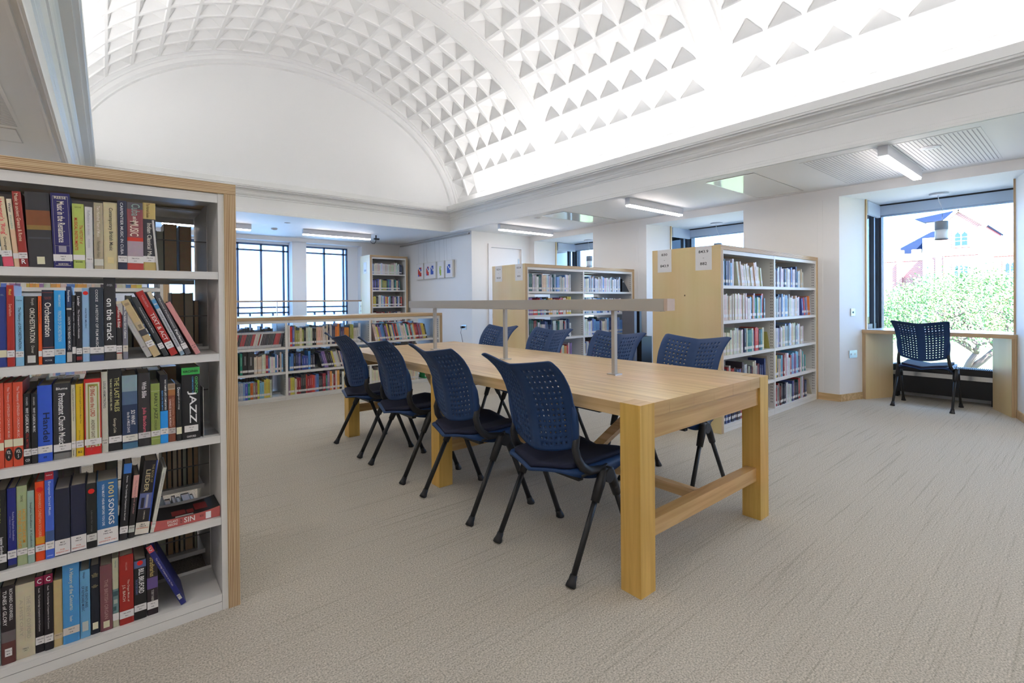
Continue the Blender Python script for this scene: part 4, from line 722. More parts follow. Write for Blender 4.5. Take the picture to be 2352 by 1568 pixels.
(4, -0.2301, 0.0234, 0.2501, 0, (0.38, 0.45, 0.24), [], [('SWAYNE', 0.12, 0.2, 0.5, 0.28, (0.06, 0.08, 0.04)), ('HOW SONDHEIM', 0.3, 0.72, 0.7, 0.34, (0.75, 0.32, 0.02)), ('FOUND HIS SOUND', 0.31, 0.78, 0.3, 0.34, (0.75, 0.32, 0.02))], (0.79, 0.87, (0.78, 0.76, 0.74), '782.14092\nSON'), 'pale green book with orange comic lettering'),
(4, -0.2058, 0.0155, 0.2304, 0, (0.32, 0.45, 0.38), [], [('Stephen Sondheim  A Casebook', 0.16, 0.78, 0.5, 0.4, (0.03, 0.05, 0.05))], (0.79, 0.88, (0.78, 0.76, 0.74), '782.14\nSON'), 'pale mint casebook with dark title'),
(4, -0.1883, 0.0221, 0.2537, 0, (0.8, 0.07, 0.01), [(0.7, 0.79, (0.7, 0.32, 0.02))], [('ONWARDS CHRISTIAN SOLDIERS', 0.15, 0.7, 0.5, 0.32, (0.8, 0.42, 0.25))], (0.8, 0.88, (0.78, 0.76, 0.74), '782.27\nBRA'), 'vivid orange red book with yellow band'),
(4, -0.1651, 0.0209, 0.2807, 0, (0.06, 0.14, 0.62), [(0, 0.09, (0.5, 0.02, 0.04)), (0.68, 0.8, (0.05, 0.1, 0.25))], [('Oxford', 'h', 0.035, 0.7, (0.85, 0.8, 0.8)), ('European Sacred Music', 0.11, 0.5, 0.5, 0.4, (0.55, 0.65, 0.85)), ('OXFORD', 'h', 0.965, 0.7, (0.6, 0.7, 0.9))], (0.8, 0.89, (0.78, 0.76, 0.74), '782.22\nRUT'), 'blue book with red top band'),
(4, -0.1432, 0.037, 0.218, 0, (0.014, 0.018, 0.04), [], [], (0.76, 0.985, (0.78, 0.76, 0.74), 'MUS\n780.27\n\nFOR\nREFERENCE ONLY', 'f'), 'plain navy reference volume'),
(4, -0.1043, 0.0381, 0.221, 0, (0.014, 0.018, 0.05), [], [], (0.76, 0.985, (0.78, 0.76, 0.74), 'MUS\n780.27\n\nFOR\nREFERENCE ONLY', 'f'), 'taller plain navy reference volume'),
(4, -0.065, 0.026, 0.2179, 0, (0.01, 0.012, 0.012), [], [('Libretti for songs', 0.42, 0.75, 0.5, 0.22, (0.12, 0.12, 0.12))], (0.78, 0.89, (0.6, 0.6, 0.56), '782.4\nBEN'), 'black book with round red sticker'),
(4, -0.0379, 0.0551, 0.2181, 0, (0.035, 0.15, 0.36), [], [('1001', 0.04, 0.27, 0.68, 0.3, (0.75, 0.62, 0.25)), ('SONGS', 0.3, 0.7, 0.68, 0.3, (0.85, 0.85, 0.82)), ('YOU MUST HEAR BEFORE YOU DIE', 0.05, 0.7, 0.3, 0.13, (0.75, 0.8, 0.85))], (0.75, 0.985, (0.78, 0.76, 0.74), 'MUS\n782.42\n\nFOR\nREFERENCE ONLY', 'f'), 'thick blue book titled 1001 Songs'),
(4, 0.019, 0.0219, 0.2636, -3.6, (0.012, 0.012, 0.016), [(0, 0.13, (0.04, 0.18, 0.55))], [('Parsons   The Cambridge Companion to the Lied', 0.16, 0.74, 0.5, 0.28, (0.7, 0.7, 0.7))], (0.82, 0.91, (0.78, 0.76, 0.74), '782.42\nCAM'), 'black book with bright blue top square'),
(4, 0.0427, 0.0162, 0.2172, -5, (0.018, 0.016, 0.018), [(0, 0.36, (0.68, 0.36, 0.32))], [('The Penguin Book of Lieder', 0.08, 0.62, 0.5, 0.42, (0.4, 0.2, 0.2))], (0.8, 0.91, (0.55, 0.58, 0.52), '782.42'), 'narrow black book with salmon pink upper third'),
(4, 0.0613, 0.0391, 0.2582, -7, (0.014, 0.012, 0.014), [(0.44, 0.65, (0.12, 0.15, 0.34))], [('THE BOOK OF', 0.05, 0.3, 0.72, 0.18, (0.35, 0.28, 0.12)), ('LIEDER', 0.12, 0.42, 0.4, 0.36, (0.6, 0.5, 0.28)), ('LIEDER', 0.68, 0.8, 0.5, 0.1, (0.55, 0.5, 0.4))], (0.83, 0.99, (0.72, 0.68, 0.58), 'MUS\n782.4\nFOR REFERENCE', 'f'), 'thick black book with gold title and a concert picture'),
(4, 0.1053, 0.0115, 0.2276, -10.2, (0.62, 0.62, 0.54), [], [('SONG ENGLISH SONG', 0.08, 0.36, 0.5, 0.4, (0.3, 0.3, 0.3)), ('Stephen Banfield', 0.45, 0.64, 0.5, 0.35, (0.3, 0.3, 0.3))], (0.84, 0.92, (0.7, 0.7, 0.66), '782.42'), 'slim off-white book leaning to the right'),
(5, -0.2982, 0.0295, 0.2466, 0, (0.3, 0.4, 0.38), [], [], None, 'teal grey book at the left picture edge'),
(5, -0.2672, 0.0313, 0.2416, 0, (0.02, 0.014, 0.016), [(0.58, 0.72, (0.14, 0.12, 0.12)), (0.72, 1, (0.12, 0.04, 0.035))], [('RICHARD ADDINSELL', 0.04, 0.45, 0.72, 0.26, (0.7, 0.68, 0.66)), ('TUNES of GLORY', 0.05, 0.5, 0.28, 0.3, (0.75, 0.73, 0.7))], (0.8, 0.9, (0.78, 0.76, 0.74), '782.1\nMAR', 'c', 0.5), 'black book titled Tunes of Glory'),
(5, -0.2355, 0.0431, 0.235, 0, (0.58, 0.52, 0.36), [], [('THE NEW OXFORD', 0.17, 0.75, 0.68, 0.24, (0.44, 0.4, 0.3)), ('A HISTORY', 0.2, 0.7, 0.3, 0.2, (0.44, 0.4, 0.3))], (0.85, 0.92, (0.56, 0.52, 0.38), '784.2\nCRU', 'c', 0.4), 'very thick cream book with a vertical rule'),
(5, -0.1914, 0.0201, 0.2436, 0, (0.014, 0.011, 0.014), [(0, 0.12, (0.28, 0.01, 0.06))], [('Keefe   The Cambridge Companion to the Concerto', 0.15, 0.72, 0.45, 0.26, (0.65, 0.62, 0.62)), ('C', 'h', 0.06, 0.5, (0.9, 0.9, 0.9))], (0.79, 0.89, (0.78, 0.76, 0.74), '784.23\nCAM'), 'black book with crimson top square, left one'),
(5, -0.1703, 0.0205, 0.2456, 0, (0.014, 0.011, 0.014), [(0, 0.12, (0.28, 0.01, 0.06))], [('Keefe   The Cambridge Companion to the Concerto', 0.15, 0.72, 0.45, 0.26, (0.65, 0.62, 0.62)), ('C', 'h', 0.06, 0.5, (0.9, 0.9, 0.9))], (0.79, 0.89, (0.78, 0.76, 0.74), '784.23\nCAM'), 'black book with crimson top square, right one'),
(5, -0.1488, 0.0215, 0.2176, 0, (0.55, 0.42, 0.2), [], [], (0.8, 0.88, (0.6, 0.5, 0.32), '784.23'), 'plain tan paperback'),
(5, -0.1264, 0.0407, 0.2684, 0, (0.07, 0.3, 0.62), [], [('A History of the Concerto', 0.08, 0.6, 0.5, 0.34, (0.65, 0.68, 0.55)), ('Roeder', 0.67, 0.74, 0.5, 0.2, (0.6, 0.65, 0.6))], (0.8, 0.89, (0.68, 0.62, 0.55), '784.23\nROE'), 'thick sky blue book about the concerto'),
(5, -0.0842, 0.0252, 0.2264, 0, (0.14, 0.38, 0.62), [], [('Gillespie', 0.02, 0.12, 0.4, 0.3, (0.03, 0.05, 0.12)), ('FIVE CENTURIES', 0.25, 0.56, 0.65, 0.28, (0.03, 0.05, 0.12)), ('OF KEYBOARD MUSIC', 0.23, 0.6, 0.3, 0.28, (0.03, 0.05, 0.12))], (0.76, 0.9, (0.5, 0.55, 0.52), '', 'c', 0.6), 'light blue keyboard music book'),
(5, -0.0578, 0.0235, 0.2319, 0, (0.01, 0.014, 0.025), [], [('THE\nMODERN\nBRITISH\nORGAN', 'h', 0.14, 0.7, (0.45, 0.38, 0.18)), ('N.A.\nBONAVIA\nHUNT', 'h', 0.3, 0.7, (0.45, 0.38, 0.18))], (0.83, 0.93, (0.75, 0.72, 0.5), '', 'c', 0.6), 'dark navy organ book with gold lettering'),
(5, -0.0332, 0.0321, 0.2246, 0, (0.2, 0.075, 0.085), [], [('THE BRITISH ORGAN', 0.22, 0.82, 0.5, 0.34, (0.42, 0.25, 0.24))], (0.85, 0.95, (0.65, 0.62, 0.42), '', 'c', 0.5), 'dusty mauve book titled The British Organ'),
(5, -0.0005, 0.0165, 0.2392, 0, (0.52, 0.52, 0.36), [(0.45, 0.8, (0.16, 0.26, 0.26))], [('Harvey', 0.04, 0.14, 0.5, 0.35, (0.2, 0.25, 0.25))], (0.8, 0.9, (0.78, 0.76, 0.74), ''), 'narrow cream book with teal pattern'),
(5, 0.018, 0.0388, 0.2404, 0, (0.36, 0.022, 0.016), [], [('WILLIAMS', 0.1, 0.22, 0.5, 0.14, (0.55, 0.25, 0.2)), ('The Organ Music of', 0.36, 0.68, 0.62, 0.2, (0.75, 0.6, 0.5)), ('J.S. BACH', 0.42, 0.66, 0.3, 0.28, (0.75, 0.6, 0.5))], (0.8, 0.905, (0.78, 0.76, 0.74), '786.5092\nBAC'), 'thick brick red organ music book'),
(5, 0.0585, 0.034, 0.2119, 0, (0.014, 0.014, 0.015), [(0.02, 0.14, (0.1, 0.14, 0.3))], [('BILL BRUFORD', 0.16, 0.57, 0.6, 0.5, (0.85, 0.85, 0.83)), ('THE AUTOBIOGRAPHY', 0.32, 0.58, 0.2, 0.22, (0.15, 0.18, 0.35))], (0.75, 0.86, (0.78, 0.76, 0.74), '786.9092\nBRU'), 'black autobiography with round red sticker'),
(5, 0.0947, 0.0315, 0.2232, 0, (0.022, 0.014, 0.018), [(0.4, 0.58, (0.13, 0.08, 0.26))], [('Stradivarius', 0.07, 0.38, 0.5, 0.5, (0.55, 0.42, 0.15)), ('TOBY FABER', 0.6, 0.78, 0.5, 0.26, (0.5, 0.48, 0.45))], (0.78, 0.9, (0.78, 0.76, 0.74), '787.2\nFAB'), 'dark plum book with gold script title'),
(5, 0.1949, 0.0169, 0.2671, 22.6, (0.02, 0.025, 0.17), [(0, 0.1, (0.72, 0.1, 0.12))], [('The Cambridge Companion to the Violin', 0.2, 0.68, 0.5, 0.4, (0.55, 0.5, 0.6)), ('C', 'h', 0.05, 0.5, (0.9, 0.8, 0.8))], (0.83, 0.91, (0.6, 0.6, 0.52), '787.2', 'c', 0.6), 'blue paperback leaning alone with a red top square')]
# ------------------------------------------------------------------ books
ZS_ = {1: 1.298, 2: .986, 3: .672, 4: .357, 5: .062}
SHN = {1: 'top', 2: 'second', 3: 'third', 4: 'fourth', 5: 'bottom'}
def spine_rect(mb, w_, h_, a, b, f0, f1, col, y=-.0006): mb.add([(a * w_, y, h_ * (1 - f1)), (b * w_, y, h_ * (1 - f1)), (b * w_, y, h_ * (1 - f0)), (a * w_, y, h_ * (1 - f0))], [(0, 1, 2, 3)], PAINT, col)
EXTRA = {
 'silver border': [(.1, .115, .04, .93, (.5, .47, .4)), (.885, .9, .04, .93, (.5, .47, .4)), (.1, .9, .04, .046, (.5, .47, .4)), (.1, .9, .965, .972, (.5, .47, .4)), (.3, .7, .70, .79, (.3, .28, .35)), (.1, .9, .70, .705, (.3, .28, .35))],
 'red border': [(.22, .82, .07, .1, (.3, .3, .06)), (.22, .30, .1, .9, (.33, .33, .08)), (.76, .84, .1, .9, (.33, .33, .08)), (0, .08, .0, 1, (.55, .03, .02)), (.93, 1, 0, 1, (.55, .03, .02))],
 'vertical rule': [(.47, .48, .17, .77, (.3, .27, .2))],
 'concert picture': [(.15, .38, .50, .64, (.01, .012, .03)), (.5, .66, .46, .64, (.42, .40, .48)), (.9, 1, 0, 1, (.03, .08, .42))],
 'portrait head': [(.1, .9, .01, .08, (.28, .2, .12))],
 'brown spine patch': [(.05, .95, .60, .62, (.06, .07, .08))],
 'beige illustrated': [(.2, .8, .05, .09, (.35, .27, .15)), (.3, .75, .43, .5, (.25, .2, .14))],
 'teal pattern': [(.1, .9, .48, .55, (.05, .1, .12)), (.2, .8, .6, .66, (.4, .45, .4)), (.1, .6, .7, .76, (.05, .12, .12))],
 'white and blue leaning': [(.15, .85, .18, .2, (.6, .62, .6))],
}
DOTS = {'round red sticker': {2: .07, 4: .12, 5: .06}, 'yellow band': {4: .1}}
def build_fg(s, x0, w_, h_, tilt, col, bands, texts, st, desc, n):
    z = ZS_[s]; y = 2.166 + (n * 7 % 5) * .0012; t = math.radians(tilt); loc = [x0, y, z + .0006]
    if tilt < 0: loc[2] += w_ * math.sin(-t)
    b = thing('book', '', 'book', loc, 0, 'books in the near bookcase'); b['label'] = (desc + ', ' + SHN[s] + ' shelf of the near bookcase')
    dp = min(.19, h_ * .70); cv = MB(); cuts = sorted({0., 1.} | {q for bd in bands for q in bd[:2]} | ({bd[0] for bd in bands}))
    def colat(f):
        for bd in bands:
            a, q, c_ = (bd[0], bd[1], bd[2]) if len(bd) == 3 else (bd[0], bd[0] + .01, bd[1])
            if a <= f <= q: return c_
        return col
    X = [0, .12, .5, .88, 1]; Y = [.0016, .0003, 0, .0003, .0016]
    L = lambda pts: [tuple(Vector(p) + Vector(loc)) for p in pts]
    def A(mb, vs, fs, m, c=None): mb.add(L(vs), fs, m, c)
    for a, q in zip(cuts, cuts[1:]):
        if q - a < 1e-4: continue
        c_ = colat((a + q) / 2); z0, z1 = h_ * (1 - q), h_ * (1 - a)
        vs = [(X[i] * w_, Y[i], z0) for i in range(5)] + [(X[i] * w_, Y[i], z1) for i in range(5)]; A(cv, vs, [(i, i + 1, i + 6, i + 5) for i in range(4)], PAINT, c_)
    th = .0022
    A(cv, [(0, .0016, h_), (w_, .0016, h_), (w_, .005, h_), (0, .005, h_), (w_ * .5, 0, h_)], [(0, 4, 1, 2, 3)], PAINT, col)
    for a, q in ((0, th), (w_ - th, w_)):
        vs = [(a, .0016, 0), (q, .0016, 0), (q, dp, 0), (a, dp, 0), (a, .0016, h_), (q, .0016, h_), (q, dp, h_), (a, dp, h_)]
        A(cv, vs, [(3, 2, 1, 0), (4, 5, 6, 7), (0, 1, 5, 4), (2, 3, 7, 6), (1, 2, 6, 5), (3, 0, 4, 7)], PAINT, col)
    for k, rs in EXTRA.items():
        if k in desc:
            for r_ in rs:
                m2 = MB(); spine_rect(m2, w_, h_, *r_, y=-.0002); A(cv, m2.v, [(0, 1, 2, 3)], PAINT, r_[4])
    for k, dd in DOTS.items():
        if k in desc and s in dd:
            cx, cz, r_ = w_ * .5, h_ * (1 - dd[s]), min(.0085, w_ * .36); A(cv, [(cx + r_ * math.cos(i * .449), -.0009, cz + r_ * math.sin(i * .449)) for i in range(14)], [tuple(range(14))], PAINT, (.75, .015, .01))
    cvo = cv.build('cover', b)
    pg = MB(); vs = [(th, .004, .003), (w_ - th, .004, .003), (w_ - th, dp - .003, .003), (th, dp - .003, .003), (th, .004, h_ - .003), (w_ - th, .004, h_ - .003), (w_ - th, dp - .003, h_ - .003), (th, dp - .003, h_ - .003)]
    A(pg, vs, [(3, 2, 1, 0), (4, 5, 6, 7), (0, 1, 5, 4), (2, 3, 7, 6), (1, 2, 6, 5), (3, 0, 4, 7)], PAGES); pg.build('page_block', b)
    it = []
    for tx in texts:
        if tx[1] == 'b':
            _, _, f, wf, c_ = tx; o_ = MB(); cx, cz = w_ / 2, h_ * (1 - f - .02); A(o_, [(cx + w_ * .43 * math.cos(i * .393), -.0008, cz + .020 * math.sin(i * .393)) for i in range(16)], [tuple(range(16))], PAINT, (.012, .012, .012)); o_.build('volume_badge', cvo)
            it.append((tx[0], (cx, -.0014, cz), (1, 0, 0), (0, 0, 1), wf * w_ * .8, .026, c_))
        elif tx[1] == 'h':
            s0, _, f, wf, c_ = tx; nl = s0.count('\n') + 1; ln = wf * w_; ht = min(ln / max(len(q) for q in s0.split('\n')) * 1.5, .016) * nl
            it.append((s0, (w_ / 2, -.0009, h_ * (1 - f)), (1, 0, 0), (0, 0, 1), ln, ht, c_))
        else:
            s0, f0, f1, xc, hf, c_ = tx; it.append((s0, (xc * w_, -.0009, h_ * (1 - (f0 + f1) / 2)), (0, 0, -1), (1, 0, 0), (f1 - f0) * h_, hf * w_ * .9, c_))
    it = [(q[0], tuple(Vector(q[1]) + Vector(loc)), *q[2:]) for q in it]
    for q in it: text_part(b, [q], 'spine_title')
    if st:
        f0, f1, c_ = st[:3]; fr_ = st[5] if len(st) > 5 else 1.; sb = MB(); m2 = MB(); spine_rect(m2, w_, h_, .5 - fr_ / 2, .5 + fr_ / 2, f0, f1, c_, y=-.0014); A(sb, m2.v, [(0, 1, 2, 3)], PAINT, c_); so = sb.build('shelf_label', b)
        if st[3]:
            ls = st[3].split('\n'); q = []
            if len(st) > 4 and st[4] == 'f':
                q = [(l, (w_ / 2, -.0018, h_ * (1 - f0 - (f1 - f0) * (.18 + .16 * i))), (1, 0, 0), (0, 0, 1), w_ * (.3 if len(l) < 4 else (.45 if len(l) < 9 else .85)), .0042, (.03, .03, .03) if i < 2 else (.65, .12, .06)) for i, l in enumerate(ls) if l]
            else: q = [(l, (w_ / 2, -.0018, h_ * (1 - f0 - (f1 - f0) * (.32 + .38 * i))), (1, 0, 0), (0, 0, 1), min(w_ * .85, .0026 * len(l)), .0036, (.03, .03, .03)) for i, l in enumerate(ls) if l]
            text_part(so, [(a[0], tuple(Vector(a[1]) + Vector(loc)), *a[2:]) for a in q], 'call_number')
    b.rotation_euler = (0, -t, 0)
for n, r_ in enumerate(FG): build_fg(*r_, n)
NFG = len(FG)
# the paperback lying flat at the right end of the fourth shelf
b = thing('book', 'black and red paperback lying flat at the right end, fourth shelf of the near bookcase', 'book', (.215, 2.175, .3576), 0, 'books in the near bookcase')
W_, H_, D_ = .215, .030, .14; cx0 = .108; g = MB(); N_ = 12
def fl(u): return .004 * abs(2 * u - 1) ** 2
vs = []
for i in range(N_ + 1):
    u = i / N_; x = cx0 + W_ * u; zt = H_ + .010 * (abs(2 * u - 1) ** 2.2)
    vs += [(x, 2.168, .358), (x, 2.168, .358 + zt), (x, 2.168 + D_, .358 + zt), (x, 2.168 + D_, .358)]
sp_ = [(4 * i, 4 * i + 4, 4 * i + 5, 4 * i + 1) for i in range(N_)]; tp = [(4 * i + 1, 4 * i + 5, 4 * i + 6, 4 * i + 2) for i in range(N_)]
g.add(vs, sp_, PAINT, (.50, .11, .10)); g.add(vs, tp, PAINT, (.015, .015, .016)); g.add(vs, [(0, 1, 2, 3), tuple(4 * N_ + k for k in (3, 2, 1, 0))], PAINT, (.5, .45, .38)); cvo = g.build('cover', b)
g = MB()
for (a, q, y0, y1, c_) in ((.30, .50, 2.19, 2.24, (.22, .02, .02)), (.52, .62, 2.19, 2.23, (.22, .02, .02)), (.64, .85, 2.2, 2.27, (.22, .02, .02)), (.34, .60, 2.170, 2.182, (.5, .5, .46))):
    ua = (a + q) / 2; zt = .3588 + H_ + .010 * (abs(2 * ua - 1) ** 2.2) + .0012; g.add([(cx0 + W_ * a, y0, zt), (cx0 + W_ * q, y0, zt), (cx0 + W_ * q, y1, zt), (cx0 + W_ * a, y1, zt)], [(0, 1, 2, 3)], PAINT, c_)
g.build('cover_print', b)
lo = b.location
def q_(x, z): return (x, 2.1672, z)
text_part(b, [("DYLAN'S\nVISIONS", q_(cx0 + .30 * W_, .358 + .017), (1, 0, 0), (0, 0, 1), .032, .020, (.8, .78, .74)), ("OF", q_(cx0 + .42 * W_, .358 + .017), (0, 0, 1), (-1, 0, 0), .016, .006, (.03, .02, .02)), ("SIN", q_(cx0 + .54 * W_, .358 + .017), (1, 0, 0), (0, 0, 1), .034, .019, (.85, .82, .78)), ("RICKS", q_(cx0 + .72 * W_, .358 + .018), (1, 0, 0), (0, 0, 1), .012, .008, (.05, .02, .02))], 'spine_title')
MB().box(cx0 + .78 * W_, 2.1668, .361, cx0 + .86 * W_, 2.1676, .386, PAPERW).build('shelf_label', b)
# thin steel bookend
t = thing('bookend', 'thin steel bookend after the jazz companion on the third shelf', 'bookend', (.275, 2.2, .6735)); MB().box(.272, 2.17, .6735, .2735, 2.28, .86, BRUSH).box(.272, 2.18, .6735, .34, 2.27, .6745, BRUSH).build('plate', t)
# books of the far side of the near bookcase, fore edges towards us
FARS = [(1, ((0.163, 0.028, 0.2), (0.191, 0.048, 0.235), (0.247, 0.046, 0.229))), (2, ((0.055, 0.022, 0.229), (0.079, 0.036, 0.211), (0.215, 0.048, 0.241), (0.263, 0.035, 0.241), (0.299, 0.019, 0.206))), (3, ((-0.073, 0.054, 0.23), (-0.019, 0.071, 0.22), (0.052, 0.059, 0.23), (0.111, 0.061, 0.22), (0.172, 0.063, 0.23))), (4, ((-0.056, 0.041, 0.21), (-0.015, 0.038, 0.2), (0.172, 0.019, 0.22), (0.192, 0.017, 0.21), (0.211, 0.018, 0.22), (0.23, 0.016, 0.21), (0.248, 0.016, 0.22), (0.266, 0.022, 0.21), (0.29, 0.02, 0.22))), (5, ((0.15, 0.036, 0.22), (0.189, 0.024, 0.2), (0.216, 0.016, 0.21), (0.235, 0.016, 0.2), (0.253, 0.033, 0.21), (0.288, 0.014, 0.2)))]
kk = 0
for s, L in FARS:
    for x, w_, h_ in L:
        kk += 1; g = MB(); z = ZS_[s] + .0005; y0 = 2.63; y1 = 2.79; c_ = [(.10, .08, .06), (.05, .07, .06), (.12, .13, .10), (.16, .10, .06), (.03, .03, .04)][kk % 5]; pc = [(.50, .34, .19), (.58, .42, .26), (.48, .33, .18), (.60, .52, .38), (.42, .44, .34)][(kk * 3 + s) % 5]
        b = thing('book', '', 'book', (x + w_ / 2, 2.7, z), 0, 'books seen from behind on the far side of the near bookcase')
        b['label'] = 'book seen from its page side on the far side, %s shelf, %s from the left' % (SHN[s], ('first', 'second', 'third', 'fourth', 'fifth', 'sixth', 'seventh', 'eighth', 'ninth', 'tenth')[[q[0] for q in L].index(x)])
        g.box(x, y0, z, x + .0018, y1, z + h_, PAINT, c_).box(x + w_ - .0028, y0, z, x + w_ - .001, y1, z + h_, PAINT, c_).box(x, y1 - .002, z, x + w_ - .001, y1, z + h_, PAINT, c_).build('cover', b)
        MB().box(x + .0018, y0 + .003, z + .002, x + w_ - .0028, y1 - .002, z + h_ - .003, PAINT, pc).build('page_block', b); NFG += 1
# ---- background rows
PAL = {
 'pale': [(.62, .62, .64), (.70, .69, .66), (.55, .60, .72), (.35, .48, .72), (.62, .56, .44), (.70, .70, .74), (.30, .34, .40), (.66, .55, .55), (.15, .28, .55), (.04, .05, .10)],
 'cream': [(.66, .61, .50), (.62, .55, .44), (.70, .66, .56), (.60, .57, .52), (.68, .62, .52), (.64, .60, .50), (.50, .42, .33)],
 'blues': [(.10, .22, .50), (.22, .40, .68), (.55, .62, .72), (.04, .06, .16), (.65, .66, .68), (.05, .12, .14), (.45, .46, .50), (.66, .62, .5)],
 'dark': [(.02, .025, .05), (.03, .05, .14), (.05, .05, .055), (.35, .04, .04), (.5, .48, .42), (.03, .12, .11), (.55, .56, .58), (.16, .04, .04), (.10, .14, .30)],
 'bright': [(.65, .06, .05), (.75, .22, .04), (.30, .33, .08), (.65, .60, .45), (.10, .12, .40), (.03, .04, .09), (.60, .58, .54), (.30, .28, .5), (.03, .2, .22), (.70, .50, .35), (.03, .03, .035), (.55, .52, .46), (.06, .05, .12)],
 'mix': [(.05, .05, .06), (.58, .56, .52), (.60, .08, .06), (.65, .61, .50), (.10, .20, .50), (.03, .03, .04), (.03, .30, .24), (.70, .68, .64), (.62, .50, .10), (.30, .18, .34), (.20, .42, .62), (.70, .35, .10), (.35, .04, .05), (.62, .57, .48)],
 'navy': [(.03, .04, .12), (.04, .08, .30), (.10, .10, .32), (.55, .56, .58), (.03, .03, .035), (.05, .05, .08), (.55, .55, .12), (.08, .25, .55), (.20, .12, .35), (.60, .55, .42)],
 'dvd': [(.03, .03, .035), (.05, .05, .06), (.55, .06, .07), (.06, .06, .07), (.60, .60, .60), (.04, .04, .05), (.45, .05, .05)],
}
SPEC = []
def row(case, bay, shelf, x0, x1, y, z, pal, hmin, hmax, tilt=0., wmin=.011, wmax=.034, seed=1, hid=False, lean_from=None, side=1, dvd=False, last_tilt=0., cols=None, hs=None):
    rnd = random.Random(seed * 97 + 13); x = x0; n = 0; P_ = PAL[pal]; run = 0; c_ = P_[0]; hrun = .22; out = []
    while x < x1 - .01:
        w_ = rnd.uniform(wmin, wmax) if not dvd else .0145
        if x + w_ > x1: break
        if run <= 0: run = rnd.choice((1, 1, 1, 1, 2, 3)); c_ = rnd.choice(P_); hrun = rnd.uniform(hmin, hmax)
        run -= 1; hh = hrun + rnd.uniform(-.006, .006); cc = cols[n] if cols and n < len(cols) else tuple(max(0, min(.8, q * rnd.uniform(.85, 1.15))) for q in c_)
        if dvd: hh = .192; 
        if cols and n < len(cols) and hs and n < len(hs): w_, hh = hs[n]
        tl = tilt if (lean_from is None or x >= lean_from) else rnd.uniform(-.4, .4) * 0
        n += 1; step = w_ / max(.6, math.cos(math.radians(tl)))
        out.append([case, bay, shelf, n, x, w_, hh, tl, cc, y + rnd.uniform(-.004, .006), z, hid, side, dvd]); x += step + .0006
    if last_tilt and out: out[-1][7] = last_tilt
    SPEC.extend(out)
zz = [0, 1.298, .986, .672, .357, .062]; yb2, yb1 = 2.132, 4.712
c843 = 'bookcase signed 843.9'; c822 = 'further signed bookcase'; clow = 'long low bookcase'; ctall = 'tall corner bookcase'
row(c843, 'left', 1, 4.17, 4.42, yb2, zz[1], 'blues', .21, .25, 0, seed=1); row(c843, 'left', 1, 4.50, 5.00, yb2, zz[1], 'cream', .17, .24, 12, seed=2, wmin=.018, wmax=.03)
row(c843, 'left', 2, 4.17, 4.62, yb2, zz[2], 'cream', .22, .24, seed=3, wmin=.015, wmax=.04); row(c843, 'left', 2, 4.625, 5.05, yb2, zz[2], 'mix', .19, .25, seed=4)
row(c843, 'left', 3, 4.17, 4.60, yb2, zz[3], 'cream', .20, .24, seed=5, wmin=.02, wmax=.04); row(c843, 'left', 3, 4.605, 5.03, yb2, zz[3], 'bright', .2, .235, seed=6, wmin=.02, wmax=.04)
row(c843, 'left', 4, 4.17, 5.05, yb2, zz[4], 'dark', .14, .23, seed=7); row(c843, 'left', 5, 4.17, 5.05, yb2, zz[5], 'dark', .19, .235, seed=8)
row(c843, 'right', 1, 5.25, 6.05, yb2, zz[1], 'pale', .17, .225, seed=9); row(c843, 'right', 2, 5.25, 5.93, yb2, zz[2], 'pale', .18, .24, seed=10); row(c843, 'right', 2, 6.0, 6.27, yb2, zz[2], 'bright', .19, .22, 10, seed=11)
row(c843, 'right', 3, 5.25, 6.05, yb2, zz[3], 'pale', .17, .24, seed=12); row(c843, 'right', 4, 5.25, 6.12, yb2, zz[4], 'mix', .17, .25, seed=13); row(c843, 'right', 5, 5.25, 6.13, yb2, zz[5], 'dark', .18, .24, seed=14)
row(c822, 'left', 1, 4.17, 4.98, yb1, zz[1], 'blues', .19, .235, seed=21); row(c822, 'right', 1, 5.25, 6.1, yb1, zz[1], 'pale', .18, .235, seed=22)
row(c822, 'left', 2, 4.17, 5.0, yb1, zz[2], 'mix', .19, .24, seed=23); row(c822, 'right', 2, 5.25, 6.1, yb1, zz[2], 'blues', .18, .23, seed=24)
row(c822, 'left', 3, 4.17, 5.02, yb1, zz[3], 'dark', .18, .25, seed=25, last_tilt=14); row(c822, 'right', 3, 5.25, 6.15, yb1, zz[3], 'blues', .19, .24, seed=26)
row(c822, 'left', 4, 4.17, 5.0, yb1, zz[4], 'mix', .18, .23, seed=27); row(c822, 'right', 4, 5.25, 6.1, yb1, zz[4], 'mix', .18, .23, seed=28, hid=True); row(c822, 'left', 5, 4.17, 5.0, yb1, zz[5], 'dark', .18, .23, seed=29, hid=True)
yl = 6.292
row(clow, 'left', 1, .66, 1.60, yl, .641, 'dvd', .19, .19, -14, seed=31, dvd=True)
row(clow, 'left', 2, .62, 1.14, yl, .343, 'mix', .2, .24, seed=32); row(clow, 'left', 2, 1.155, 1.63, yl, .343, 'mix', .18, .235, seed=33, cols=[(.02, .25, .17), (.02, .02, .022), (.05, .05, .05)], hs=[(.024, .25), (.056, .262), (.062, .248)], wmin=.012, wmax=.026)
row(clow, 'left', 3, .62, 1.13, yl, .051, 'mix', .2, .24, seed=34); row(clow, 'left', 3, 1.135, 1.49, yl, .051, 'mix', .18, .23, seed=35, cols=[(.35, .4, .48), (.42, .46, .54), (.22, .36, .6), (.07, .1, .5), (.02, .26, .16), (.62, .14, .03), (.28, .25, .2), (.24, .1, .12), (.55, .58, .05)], hs=[(.022, .2), (.024, .2), (.02, .19), (.028, .19), (.024, .19), (.03, .19), (.026, .19), (.02, .19), (.022, .22)])
